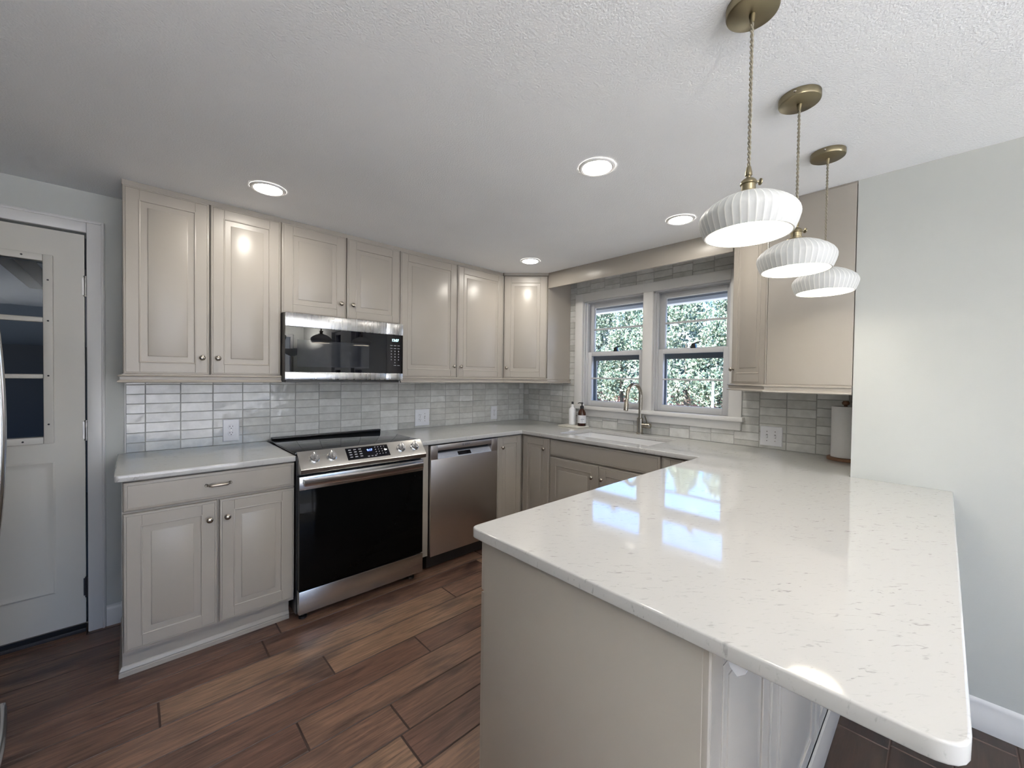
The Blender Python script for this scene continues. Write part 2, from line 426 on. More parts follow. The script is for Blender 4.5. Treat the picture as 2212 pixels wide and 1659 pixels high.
# ------------------------------------------------------------------ shell
def planks(name, x0, x1, y0, y1, wd, ybase, fixed, mats, seed):
    rnd = random.Random(seed); b = B(); b.mi = 1
    b._add([(x0, y0, -0.03), (x1, y0, -0.03), (x1, y1, -0.03), (x0, y1, -0.03)], [(0, 1, 2, 3)], 0.0)
    b._add([(x0, y0, -0.0035), (x1, y0, -0.0035), (x1, y1, -0.0035), (x0, y1, -0.0035)], [(0, 1, 2, 3)], 0.0)
    k0 = math.floor((ybase - y1) / wd) - 1; k1 = math.ceil((ybase - y0) / wd) + 1
    g = 0.0010; ch = 0.0030
    for k in range(k0, k1):
        ya = ybase - k * wd; yb = ya - wd
        ya, yb = min(ya, y1), max(yb, y0)
        if ya - yb < 0.01: continue
        L = 1.372
        off = fixed.get(k, rnd.uniform(0, L))
        j = off - math.ceil((off - x0) / L + 1) * L
        while j < x1:
            a, e = max(j, x0), min(j + L, x1); j += L
            if e - a < 0.01: continue
            t = rnd.random()
            xs = (a + g, e - g); ys = (yb + g, ya - g)
            vs = [(xs[0], ys[0], -0.003), (xs[1], ys[0], -0.003), (xs[1], ys[1], -0.003), (xs[0], ys[1], -0.003),
                  (xs[0] + ch, ys[0] + ch, 0), (xs[1] - ch, ys[0] + ch, 0), (xs[1] - ch, ys[1] - ch, 0), (xs[0] + ch, ys[1] - ch, 0)]
            b.mi = 0; bv_, f_ = b._add(vs, [(4, 5, 6, 7), (0, 1, 5, 4), (1, 2, 6, 5), (2, 3, 7, 6), (3, 0, 4, 7)], t)
            for q in f_[1:]: q.material_index = 1
    o = struct(name, b, [mats, M['plank_edge']], smooth=0); return o
FIX = {3: 0.13, 4: 1.10, 5: 0.32, 6: 0.72, 7: 0.116, 9: 0.388}
# row 3 runs from y=-0.687 to -0.85
planks('floor', -1.55, 2.70, -2.76, 0.10, 0.1617, -0.203, FIX, M['floor'], 5)
b = B(); b.box(-1.55, 2.10, -6.35, -3.6, -0.03, 0.004); struct('floor_bounce_carpet', b, M['bounce_carpet'], smooth=0)  # unseen pale carpet put in for bounce light
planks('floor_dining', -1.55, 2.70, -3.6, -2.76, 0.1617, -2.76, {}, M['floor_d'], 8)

b = B(); b.box(-1.65, 2.85, -6.4, 0.12, HC, HC + 0.12); struct('ceiling', b, M['ceil'])
b = B(); b.box(-1.75, 3.05, -6.5, 0.2, HC + 0.125, HC + 0.25); struct('roof', b, M['roofing'])

# back wall (range wall) with the entry door opening
b = B()
b.box(-0.515, 2.82, 0.0, 0.12, -0.02, HC); b.box(-1.65, -1.345, 0.0, 0.12, -0.02, HC); b.box(-1.345, -0.515, 0.0, 0.12, 2.062, HC)
struct('wall_back', b, M['wall'], smooth=0)
b = B(); b.box(-1.65, -1.55, -6.4, 0.0, -0.02, HC); struct('wall_left', b, M['wall'], smooth=0)
# window wall: opening y -0.76 .. -2.01, z 1.10 .. 2.05
b = B()
b.box(XW, 2.82, 0.0, -0.762, -0.02, HC); b.box(XW, 2.82, -2.012, -2.86, -0.02, HC)
b.box(XW, 2.82, -0.762, -2.012, -0.02, 1.085); b.box(XW, 2.82, -0.762, -2.012, 2.045, HC); b.box(XW, 2.82, -1.366, -1.448, 1.085, 2.045)
struct('wall_window', b, [M['wall']], smooth=0)
# white wall at the end of the peninsula, with two windows further along
b = B()
b.box(XR, XR + 0.59, -2.742, -2.86, -0.02, HC)
b.box(XR, XR + 0.14, -2.86, -3.56, -0.02, HC); b.box(XR, XR + 0.14, -3.96, -4.38, -0.02, HC); b.box(XR, XR + 0.14, -4.78, -6.4, -0.02, HC)
for ya, yb in ((-3.56, -3.96), (-4.38, -4.78)):
    b.box(XR, XR + 0.14, ya, yb, -0.02, 0.85); b.box(XR, XR + 0.14, ya, yb, 2.05, HC)
struct('wall_right', b, M['wall'], smooth=0)
# rear wall with an unseen door opening added for fill daylight
b = B()
b.box(-1.65, -1.3, -6.4, -6.28, -0.02, HC); b.box(1.9, XR + 0.14, -6.4, -6.28, -0.02, HC); b.box(-1.3, 1.9, -6.4, -6.28, 2.1, HC)
struct('wall_rear', b, M['wall'], smooth=0)

# dining windows (seen mirrored in the microwave) and an added sliding door for fill daylight
def plain_window(name, axis, a0, a1, z0, z1, at):
    root = bpy.data.objects.new(name, None); C.objects.link(root); root['kind'] = 'structure'
    mid = ((a0 + a1) / 2)
    root.location = (at, mid, z0) if axis == 'y' else (mid, at, z0)
    fr = B(); t = 0.045
    def bx(p0, p1, q0, q1, d=0.03):
        if axis == 'y': fr.box(at - d, at + d, p0, p1, q0, q1)
        else: fr.box(p0, p1, at - d, at + d, q0, q1)
    bx(a0, a0 + t, z0, z1); bx(a1 - t, a1, z0, z1); bx(a0 + t, a1 - t, z0, z0 + t); bx(a0 + t, a1 - t, z1 - t, z1)
    if axis == 'y': bx(a0 + t, a1 - t, (z0 + z1) / 2 - 0.02, (z0 + z1) / 2 + 0.02)
    else: bx(mid - 0.04, mid + 0.04, z0 + t, z1 - t)
    put('window_frame', fr, M['sash'], root)
    g = B()
    if axis == 'y': g.box(at - 0.003, at + 0.003, a0 + t, a1 - t, z0 + t, z1 - t)
    else: g.box(a0 + t, a1 - t, at - 0.003, at + 0.003, z0 + t, z1 - t)
    put('pane', g, M['glass'], root)
plain_window('window_3', 'y', -3.96, -3.56, 0.85, 2.05, XR + 0.08)
plain_window('window_4', 'y', -4.78, -4.38, 0.85, 2.05, XR + 0.08)
plain_window('door_fill', 'x', -1.3, 1.9, 0.0, 2.1, -6.34)  # unseen sliding door, put in to let fill daylight through

# utility room behind the entry door
b = B()
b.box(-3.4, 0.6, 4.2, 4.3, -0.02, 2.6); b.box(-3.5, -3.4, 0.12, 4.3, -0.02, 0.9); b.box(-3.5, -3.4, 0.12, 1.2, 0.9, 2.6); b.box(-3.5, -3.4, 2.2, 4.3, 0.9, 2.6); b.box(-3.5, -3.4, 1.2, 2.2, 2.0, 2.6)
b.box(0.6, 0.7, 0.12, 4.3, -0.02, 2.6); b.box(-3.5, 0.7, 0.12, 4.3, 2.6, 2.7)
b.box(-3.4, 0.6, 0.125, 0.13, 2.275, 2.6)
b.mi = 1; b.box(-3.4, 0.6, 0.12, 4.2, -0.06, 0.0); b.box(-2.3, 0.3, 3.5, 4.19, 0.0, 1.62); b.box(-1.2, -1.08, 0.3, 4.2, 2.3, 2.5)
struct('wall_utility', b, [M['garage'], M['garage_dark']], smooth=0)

# ------------------------------------------------------------------ tiles
def tiled(name, cells, frame, cut, seed, mats):
    """cells: (u0,u1,v0,v1) rectangles; frame(u,v,d)->xyz"""
    rnd = random.Random(seed); b = B(); b.mi = 0
    for u0, u1, v0, v1 in cells:
        for a0, a1, c0, c1 in cut(u0, u1, v0, v1):
            if a1 - a0 < 0.006 or c1 - c0 < 0.006: continue
            g = 0.0011; t = min(1, max(0, rnd.gauss(0.5, 0.2)))
            d = [0.0078 + rnd.uniform(-0.0006, 0.0006) + rnd.uniform(-1, 1) * 0.0005 for _ in range(4)]
            P = [(a0 + g, c0 + g), (a1 - g, c0 + g), (a1 - g, c1 - g), (a0 + g, c1 - g)]
            ch = 0.0016
            I = [(a0 + g + ch, c0 + g + ch), (a1 - g - ch, c0 + g + ch), (a1 - g - ch, c1 - g - ch), (a0 + g + ch, c1 - g - ch)]
            vs = [frame(u, v, 0.004) for u, v in P] + [frame(u, v, dd) for (u, v), dd in zip(I, d)]
            b._add(vs, [(4, 5, 6, 7), (0, 1, 5, 4), (1, 2, 6, 5), (2, 3, 7, 6), (3, 0, 4, 7)], t)
    return b
rnd = random.Random(3)
TW, TH = 0.1519, 0.0532
# back wall
cells = []
k = -3
while 0.0107 + k * TW < XW:
    jz = rnd.uniform(-0.0018, 0.0018)
    for r in range(0, 9):
        cells.append((max(-0.372, 0.0107 + k * TW), min(XW - 0.008, 0.0107 + (k + 1) * TW), 0.9135 + r * TH + (jz if r else 0), 0.9135 + (r + 1) * TH + jz))
    k += 1
cells = [c for c in cells if c[1] - c[0] > 0.01]
b = tiled('t', cells, lambda u, v, d: (u, -d, v), lambda *c: [c], 4, None)
g = b; g.mi = 1; g.box(-0.372, XW, 0.0, -0.0045, 0.905, 1.385)
g.mi = 2; g.box(-0.376, -0.372, 0.0, -0.0095, 0.914, 1.343)
struct('wall_back_tiles', g, [M['tile'], M['grout'], M['trim']], smooth=0)
# window wall
def cutwin(u0, u1, v0, v1):
    # u = -y ; casing occupies u 0.69..2.10, v 1.0..2.115
    U0, U1, V0, V1 = 0.692, 2.098, 1.012, 2.112
    if u1 <= U0 or u0 >= U1 or v1 <= V0 or v0 >= V1: return [(u0, u1, v0, v1)]
    out = []
    if u0 < U0: out.append((u0, U0, v0, v1))
    if u1 > U1: out.append((U1, u1, v0, v1))
    a, c = max(u0, U0), min(u1, U1)
    if v0 < V0: out.append((a, c, v0, V0))
    if v1 > V1: out.append((a, c, V1, v1))
    return out
cells = []; k = -1
while 0.077 + k * TW < 2.742:
    jz = rnd.choice((0, 0.012, -0.014, 0.006, 0.02)) if k > 3 else rnd.uniform(-0.004, 0.004)
    for r in range(0, 27):
        z0 = 0.9135 + r * TH + (jz if r else 0); z1 = 0.9135 + (r + 1) * TH + jz
        if z0 > HC: break
        cells.append((max(0.008, 0.077 + k * TW), min(2.742, 0.077 + (k + 1) * TW), z0, min(z1, HC)))
    k += 1
b = tiled('t', cells, lambda u, v, d: (XW - d, -u, v), cutwin, 6, None)
b.mi = 1
for a0, a1, c0, c1 in ((0.0, 0.70, 0.905, HC), (2.09, 2.742, 0.905, HC), (0.70, 2.09, 0.905, 1.02), (0.70, 2.09, 2.105, HC)):
    b.box(XW, XW - 0.0045, -a0, -a1, c0, c1)
struct('wall_window_tiles', b, [M['tile'], M['grout']], smooth=0)

# ------------------------------------------------------------------ kitchen windows
b = B()
cx0, cx1 = XW - 0.026, XW
b.box(cx0, cx1, -0.686, -0.768, 1.103, 2.115, 0.003); b.box(cx0, cx1, -2.018, -2.100, 1.103, 2.115, 0.003)
b.box(cx0, cx1, -1.366, -1.449, 1.103, 2.043, 0.003); b.box(cx0, cx1, -0.768, -2.018, 2.043, 2.115, 0.003)
struct('trim_1', b, M['trim'])
b = B(); b.box(XW - 0.06, XW + 0.03, -0.672, -2.118, 1.074, 1.104, 0.004); struct('trim_2', b, M['trim'])
b = B(); b.box(XW - 0.026, XW, -0.690, -2.096, 1.012, 1.074, 0.003); struct('trim_3', b, M['trim'])
def kitchen_window(name, ya, yb):
    root = bpy.data.objects.new(name, None); C.objects.link(root); root['kind'] = 'structure'
    root.location = (XW + 0.05, (ya + yb) / 2, 1.10)
    fr = B()      # jambs and stops
    fr.box(XW, 2.835, ya, ya - 0.012, 1.085, 2.045); fr.box(XW, 2.835, yb + 0.012, yb, 1.085, 2.045)
    fr.box(XW, 2.835, ya, yb, 2.033, 2.045); fr.box(XW, 2.85, ya, yb, 1.085, 1.104)
    fr.box(XW + 0.02, XW + 0.034, ya - 0.012, ya - 0.026, 1.104, 2.033, 0.002); fr.box(XW + 0.02, XW + 0.034, yb + 0.012, yb + 0.026, 1.104, 2.033, 0.002)
    put('jamb', fr, M['sash'], root)
    def sash(nm, x0, x1, z0, z1, zm, st, top, bot, inset):
        s = B(); A, Bq = ya - inset, yb + inset
        s.box(x0, x1, A, A - st, z0, z1, 0.002); s.box(x0, x1, Bq + st, Bq, z0, z1, 0.002)
        s.box(x0, x1, A - st, Bq + st, z0, z0 + bot, 0.002); s.box(x0, x1, A - st, Bq + st, z1 - top, z1, 0.002)
        s.box(x0 + 0.004, x1 - 0.004, A - st, Bq + st, zm - 0.007, zm + 0.007, 0.002)
        so = put(nm, s, M['sash'], root)
        g = B(); xm = (x0 + x1) / 2 + 0.004
        g.box(xm - 0.002, xm + 0.002, A - st, Bq + st, z0 + bot, zm - 0.006); g.box(xm - 0.002, xm + 0.002, A - st, Bq + st, zm + 0.006, z1 - top)
        put('pane', g, M['glass'], so)
        return so
    lo = sash('lower_sash', 2.700, 2.732, 1.104, 1.587, 1.352, 0.047, 0.035, 0.047, 0.014)
    up = sash('upper_sash', 2.738, 2.770, 1.560, 2.033, 1.795, 0.042, 0.040, 0.035, 0.014)
    lt = B(); yc = (ya + yb) / 2 - 0.01
    lt.prism([(-0.020, 0.0), (0.020, 0.0), (0.013, 0.035), (-0.010, 0.042)], 0.0, 0.022, 'yz')
    lt.prism([(-0.010, 0.034), (-0.012, 0.044), (-0.045, 0.052), (-0.046, 0.044)], 0.006, 0.014, 'yz')
    me = lt.mesh('sash_lock', M['black']); me.transform(Matrix.Translation((2.704, yc, 1.586)))
    put('sash_lock', me, None, root)
    st = B()      # storm frame outside
    st.box(2.815, 2.832, ya - 0.012, ya - 0.038, 1.104, 1.60); st.box(2.815, 2.832, yb + 0.038, yb + 0.012, 1.104, 1.60)
    st.box(2.815, 2.832, ya - 0.038, yb + 0.038, 1.515, 1.60); st.box(2.815, 2.832, ya - 0.038, yb + 0.038, 1.104, 1.135)
    put('storm_frame', st, M['storm'], root)
kitchen_window('window_1', -0.768, -1.366)
kitchen_window('window_2', -1.449, -2.018)

# ------------------------------------------------------------------ entry door in the back wall
b = B()
for z0, z1 in ((0.0, 2.062),):
    b.box(-0.515, -0.449, 0.0, -0.018, z0, 2.128, 0.004)
b.box(-1.41, -0.515, 0.0, -0.018, 2.062, 2.128, 0.004)
b.box(-0.453, -0.462, -0.016, -0.024, 0.0, 2.122, 0.003); b.box(-1.41, -0.462, -0.016, -0.024, 2.112, 2.122, 0.003)
b.box(-0.515, -0.508, 0.0, 0.12, 0.0, 2.062)
struct('trim_4', b, M['trim'])
root = bpy.data.objects.new('door_1', None); C.objects.link(root); root['kind'] = 'structure'; root.location = (-0.93, 0.02, 0.0)
dl, dr_, db, dt = -1.335, -0.5235, 0.048, 2.052
gl0, gl1, gz0, gz1 = -1.20, -0.664, 1.028, 1.890
b = B(); y0, y1 = 0.004, 0.045
b.box(dl, gl0, y0, y1, db, dt); b.box(gl1, dr_, y0, y1, db, dt); b.box(gl0, gl1, y0, y1, gz1, dt); b.box(gl0, gl1, y0, y1, db, gz0)
b.rings(-1.245, -0.627, 0.235, 0.905, [(0, 0.0), (0.0, 0.002), (0.008, 0.007), (0.020, 0.0025), (0.034, 0.0022), (0.075, 0.009), (0.08, 0.0095)], 0.005)
slab = put('door_slab', b, M['door_paint'], root)
b = B()
P = [(0, 0.0), (0, 0.010), (0.008, 0.016), (0.022, 0.012), (0.034, 0.008), (0.034, -0.01)]
def framing(bb, x0, x1, z0, z1, w_):
    bb.box(x0 - w_, x0, -0.010, 0.012, z0 - w_, z1 + w_, 0.004); bb.box(x1, x1 + w_, -0.010, 0.012, z0 - w_, z1 + w_, 0.004)
    bb.box(x0, x1, -0.010, 0.012, z0 - w_, z0, 0.004); bb.box(x0, x1, -0.010, 0.012, z1, z1 + w_, 0.004)
framing(b, gl0, gl1, gz0, gz1, 0.034)
b.box(gl0, gl1, -0.004, 0.02, 1.592, 1.617, 0.005); b.box(gl0, gl1, -0.004, 0.02, 1.316, 1.338, 0.005); b.box(-0.935, -0.915, -0.003, 0.02, gz0, gz1, 0.005)
put('glazing_frame', b, M['door_paint'], root)
b = B(); b.box(gl0, gl1, 0.018, 0.022, gz0, gz1); put('pane', b, M['glass_d'], root)
for x, z in ((-0.647, 1.80), (-0.647, 1.60), (-0.647, 1.33), (-0.647, 1.09), (-0.73, 1.908), (-0.73, 1.010)):
    b = B(); b.lathe([(0.004, -0.0125), (0.004, -0.009)], 10, (x, 0, z), 'y'); put('screw', b, M['dark'], root)
for z, mt in ((1.79, 'hinge'), (1.05, 'hinge'), (0.235, 'hinge_dark')):
    b = B(); b.lathe([(0.006, z - 0.045), (0.006, z + 0.045)], 12, (-0.519, -0.004, 0))
    b.lathe([(0.0075, z - 0.052), (0.0075, z - 0.046)], 12, (-0.519, -0.004, 0)); b.lathe([(0.0075, z + 0.046), (0.0075, z + 0.052)], 12, (-0.519, -0.004, 0))
    b.box(-0.532, -0.508, 0.0, 0.004, z - 0.045, z + 0.045)
    put('hinge', b, M[mt], root)
b = B(); b.box(dl, dr_, 0.0, 0.06, 0.0, 0.02, 0.003); put('threshold', b, M['dark'], root)

# baseboards
BBP = [(0, 0), (0.014, 0), (0.014, 0.085), (0.010, 0.098), (0.005, 0.104), (0, 0.107)]
b = B(); b.sweep([(-0.448, 0.0), (-0.376, 0.0)], BBP); struct('baseboard_back', b, M['trim'])
b = B(); b.sweep([(XR, -2.775), (XR, -6.28)], [(0, 0), (0.016, 0), (0.016, 0.07), (0.011, 0.078), (0.011, 0.10), (0.006, 0.113), (0, 0.118)]); struct('baseboard_right', b, M['trim'])

# ------------------------------------------------------------------ cabinet pieces
def knob_mesh():
    b = B()
    b.lathe([(0.0065, 0.0), (0.0065, -0.003), (0.0042, -0.005), (0.0042, -0.012), (0.009, -0.0145), (0.0135, -0.018), (0.0140, -0.0205), (0.0115, -0.0245), (0.006, -0.027), (0.001, -0.0277)], 20, axis='y')
    return b.mesh('knob', M['nickel'])
KNOB = knob_mesh()
DT = 0.0195
def door_mesh(w_, h, fw=0.060):
    b = B(); t = DT
    b.rings(0, w_, 0, h, [(0, 0.0), (0, 0.011), (0.0025, 0.0165), (0.006, 0.0185), (0.0095, 0.0185), (0.0100, 0.0165), (0.0112, 0.0165)])
    i = 0.0114; f = fw
    b.box(i, f, -0.004, -0.0188, i, h - i, 0.0012, 1); b.box(w_ - f, w_ - i, -0.004, -0.0188, i, h - i, 0.0012, 1)
    b.box(f + 0.0012, w_ - f - 0.0012, -0.004, -0.0188, i, f, 0.0012, 1); b.box(f + 0.0012, w_ - f - 0.0012, -0.004, -0.0188, h - f, h - i, 0.0012, 1)
    b.rings(f, w_ - f, f, h - f, [(-0.004, 0.0150), (-0.002, 0.0190), (0.0015, 0.0202), (0.004, 0.0190), (0.006, 0.0120), (0.0075, 0.0075), (0.0100, 0.0070), (0.0115, 0.0075), (0.0320, 0.0165), (0.0330, 0.0182), (0.0350, 0.0190)], -0.001)
    return b.mesh('door', M['cab'])
def drawer_mesh(w_, h):
    b = B()
    b.rings(0, w_, 0, h, [(0, 0.0), (0, 0.011), (0.0025, 0.0165), (0.006, 0.0185), (0.0135, 0.0185), (0.0142, 0.0165), (0.0156, 0.0165), (0.0163, 0.0188)])
    return b.mesh('drawer', M['cab'])
def add_door(root, loc, rotz, w_, h, knob=None, fw=0.060, name='door', drawer=False):
    """loc: world position of the lower corner at its back, on the viewer's left"""
    me = drawer_mesh(w_, h) if drawer else door_mesh(w_, h, fw)
    o = local(name, me, root, Vector(loc) - wloc(root), rotz)
    if knob: local('knob', KNOB, o, (knob[0], -0.0185, knob[1]))
    return o
RAIL = [(0.0, 1.345), (0.002, 1.345), (0.002, 1.3405), (0.014, 1.339), (0.0175, 1.3365), (0.0165, 1.333), (0.010, 1.331), (0.009, 1.317), (0.013, 1.313), (0.0175, 1.3105), (0.019, 1.307), (0.0165, 1.303), (0.0, 1.302)]
GAP = 0.002
CF = DU - DT        # carcass front
def wall_cabinet(label, x0, x1, xm, z0, ztop, rail_path, prev=None, nxt=None, kz=0.09, kd=0.032):
    root = thing('wall_cabinet', label, 'cabinet', ((x0 + x1) / 2, -0.16, z0))
    b = B(); b.box(x0 + 0.001, x1 - 0.001, -0.012, -CF + 0.002, z0 + 0.002, HC - 0.024)
    b.box(x0, x1, -0.012, -CF - 0.006, HC - 0.024, HC - 0.0005)
    put('carcass', b, M['cab'], root)
    h = HC - 0.026 - z0
    w1 = xm - x0 - GAP * 1.5; w2 = x1 - xm - GAP * 1.5
    add_door(root, (x0 + GAP / 2, -CF, z0), 0, w1, h, (w1 - kd, kz))
    add_door(root, (xm + GAP, -CF, z0), 0, w2, h, (kd, kz))
    if rail_path:
        b = B(); b.sweep(rail_path, RAIL, prev, nxt); put('light_rail', b, M['cab'], root)
    return root
wall_cabinet('tall two-door greige wall cabinet between the entry door and the microwave', X0, X2, X1, ZU, HC, [(X0, -0.012), (X0, -DU), (X2 - 0.001, -DU)])
wall_cabinet('short two-door greige wall cabinet directly above the microwave', X2, X4, X3, 1.716, HC, None, kz=0.097, kd=0.036)
wall_cabinet('tall two-door greige wall cabinet between the microwave and the diagonal corner cabinet', X4, X6, X5, ZU, HC, [(X4 + 0.001, -DU), (X6, -DU)], nxt=(XD, YD))
# diagonal corner wall cabinet beside the window
root = thing('corner_wall_cabinet', 'narrow diagonal corner wall cabinet with one door between range wall and window', 'cabinet', (2.4, -0.25, ZU))
s2 = 0.7071; n_in = DT * s2
b = B()
poly = [(X6 + 0.001, -0.012), (XW - 0.011, -0.012), (XW - 0.011, YD), (XD + 0.004, YD), (XD - 0.001 + n_in * 0, YD + n_in * 2 - 0.002), (X6 + n_in, -CF)]
poly = [(X6 + 0.002, -0.012), (XW - 0.011, -0.012), (XW - 0.011, YD), (XD + 0.006, YD), (XD + n_in - 0.001, YD + n_in - 0.001), (X6 + n_in - 0.001, -DU + n_in - 0.001), (X6 + 0.002, -CF)]
b.prism(poly, ZU + 0.002, HC - 0.024)
poly2 = [(X6 + 0.001, -0.012), (XW - 0.011, -0.012), (XW - 0.011, YD - 0.002), (XD, YD - 0.002), (X6 + 0.001, -DU)]
b.prism(poly2, HC - 0.024, HC - 0.0005)
put('carcass', b, M['cab'], root)
Ld = Q * math.sqrt(2)
dd = Vector((s2, -s2, 0)); nn = Vector((-s2, -s2, 0))
o0 = Vector((X6, -DU, ZU)) + dd * 0.004 - nn * DT
add_door(root, o0, R(-45), Ld - 0.008, HC - 0.026 - ZU, (0.030, 0.09))
b = B(); b.sweep([(X6, -DU), (XD, YD), (XW - 0.011, YD)], RAIL, prev=(X4, -DU)); put('light_rail', b, M['cab'], root)

# cabinet past the window: diagonal door and a blank side flush with the white wall
YE0 = -2.13; YE1 = YE0 - (XD - XR)
root = thing('corner_wall_cabinet', 'wall cabinet past the window with a diagonal door and broad blank side panel', 'cabinet', (2.4, -2.45, ZU))
b = B()
b.prism([(XW - 0.011, YE0), (XW - 0.011, -2.741), (XR + 0.012, -2.741), (XR + 0.012, YE1 - 0.004), (XR + n_in, YE1 + n_in), (XD + n_in, YE0 - 0.001)][::-1], 1.335, HC - 0.0005)
b.prism([(XW - 0.011, YE0), (XW - 0.011, -2.741), (XR + 0.003, -2.741), (XR + 0.003, YE1), (XD, YE0)][::-1], HC - 0.018, HC - 0.0004)
put('carcass', b, M['cab'], root)
b = B(); b.box(XR - 0.004, XR + 0.0115, YE1 - 0.003, -2.7385, 1.336, HC - 0.010, 0.0015)
b.box(XR - 0.004, XR + 0.0115, YE1 + 0.0015, YE1 - 0.0015, 1.336, HC - 0.010)
put('side_panel', b, M['cab'], root)
Le = (XD - XR) * math.sqrt(2)
dd = Vector((-s2, -s2, 0)); nn = Vector((-s2, s2, 0))
o0 = Vector((XD, YE0, ZU - 0.01)) + dd * 0.003 - nn * DT
add_door(root, o0, R(-135), Le - 0.008, HC - 0.02 - ZU, (0.030, 0.085))
RAIL2 = [(o_, z - 0.010) for o_, z in RAIL]
b = B(); b.sweep([(XW - 0.011, YE0), (XD, YE0), (XR - 0.002, YE1), (XR - 0.002, -2.739)], RAIL2); put('light_rail', b, M['cab'], root)

# valance over the window
b = B(); b.box(XD + 0.001, XD + 0.022, YD - 0.003, YE0 + 0.002, 2.140, HC - 0.0005, 0.002)
tag(put('valance_board', b, M['cab']), 'greige valance board against the ceiling above the kitchen window', 'valance')

# ------------------------------------------------------------------ base cabinets
KICK = [(0, 0), (0.012, 0), (0.012, 0.018), (0.008, 0.022), (0.010, 0.027), (0.006, 0.036), (0.003, 0.042), (0, 0.044)]
BY = 0.6105        # carcass front of the back wall run
root = thing('base_cabinet', 'greige base cabinet with a wide drawer over two doors beside the entry door', 'cabinet', (-0.04, -0.3, 0))
b = B(); b.box(X0, X2 - 0.001, -0.01, -BY, 0.118, 0.883); b.box(X0, X2 - 0.012, -0.01, -0.560, 0.0, 0.12)
put('carcass', b, M['cab'], root)
b = B(); b.sweep([(X0, -0.012), (X0, -0.560), (X2 - 0.012, -0.560)], KICK); put('base_moulding', b, M['cab'], root)
dw_ = add_door(root, (-0.378, -BY, 0.748), 0, 0.674, 0.128, name='drawer', drawer=True)
b = B()
pts = []
for i in range(17):
    u = i / 16; x = -0.047 + 0.094 * u
    pts.append((x, -0.0185 - 0.026 * min(1, 4.5 * min(u, 1 - u)) ** 0.5 - 0.002 * math.sin(math.pi * u), 0.0))
rad = [0.0055 if i in (0, 16) else (0.0072 if i in (2, 3, 13, 14) else 0.0042 + 0.0022 * math.sin(math.pi * i / 16)) for i in range(17)]
b.tube(pts, rad, 12)
b.lathe([(0.008, -0.0185), (0.008, -0.022), (0.005, -0.026)], 14, (-0.047, 0, 0), 'y'); b.lathe([(0.008, -0.0185), (0.008, -0.022), (0.005, -0.026)], 14, (0.047, 0, 0), 'y')
local('drawer_pull', b.mesh('drawer_pull', M['nickel']), dw_, (0.337, 0, 0.068))
add_door(root, (-0.378, -BY, 0.134), 0, 0.333, 0.604, (0.333 - 0.032, 0.604 - 0.087))
add_door(root, (-0.038, -BY, 0.134), 0, 0.334, 0.604, (0.032, 0.604 - 0.087))

b = B(); b.box(1.070, 1.131, -0.30, -0.628, 0.118, 0.883, 0.001)
tag(put('filler_strip', b, M['cab'], origin=(1.10, -0.46, 0.118)), 'narrow plain greige filler strip between range and dishwasher', 'filler')

root = thing('corner_base_cabinet', 'greige corner base cabinet with two narrow doors meeting beside the dishwasher', 'cabinet', (2.35, -0.3, 0))
XB = 2.049         # carcass front of the window wall run
b = B()
b.prism([(1.752, -0.01), (XW - 0.01, -0.01), (XW - 0.01, -0.930), (XB, -0.930), (XB, -BY), (1.752, -BY)], 0.118, 0.883)
b.prism([(1.752, -0.01), (XW - 0.01, -0.01), (XW - 0.01, -0.930), (XB + 0.05, -0.930), (XB + 0.05, -0.560), (1.752, -0.560)], 0.0, 0.12)
put('carcass', b, M['cab'], root)
add_door(root, (1.757, -BY, 0.134), 0, 0.268, 0.742, (0.045, 0.742 - 0.085), fw=0.058)
add_door(root, (XB, -0.634, 0.134), R(-90), 0.292, 0.742, (0.292 - 0.045, 0.742 - 0.085), fw=0.058)

root = thing('sink_base_cabinet', 'greige sink base cabinet with a long false front over two doors', 'cabinet', (2.35, -1.39, 0))
b = B(); b.box(XB, XW - 0.01, -0.932, -1.842, 0.118, 0.136); b.box(XB, XB + 0.018, -0.9345, -1.8395, 0.136, 0.883); b.box(XW - 0.022, XW - 0.01, -0.9345, -1.8395, 0.136, 0.883); b.box(XB + 0.05, XW - 0.01, -0.932, -1.842, 0.0, 0.12)
b.box(XB, XW - 0.01, -0.932, -0.9345, 0.136, 0.883); b.box(XB, XW - 0.01, -1.842, -1.8395, 0.136, 0.883)
put('carcass', b, M['cab'], root)
add_door(root, (XB, -0.934, 0.748), R(-90), 0.906, 0.128, name='false_front', drawer=True)
add_door(root, (XB, -0.934, 0.134), R(-90), 0.452, 0.604, (0.452 - 0.048, 0.604 - 0.088))
add_door(root, (XB, -1.3885, 0.134), R(-90), 0.452, 0.604, (0.032, 0.604 - 0.088))

root = thing('base_cabinet', 'narrow greige base cabinet in the inner corner between sink and peninsula', 'cabinet', (2.35, -1.98, 0))
b = B(); b.box(XB, XW - 0.01, -1.845, -2.118, 0.118, 0.883); b.box(XB + 0.05, XW - 0.01, -1.845, -2.118, 0.0, 0.12)
put('carcass', b, M['cab'], root)
add_door(root, (XB, -1.848, 0.134), R(-90), 0.252, 0.742, fw=0.058)

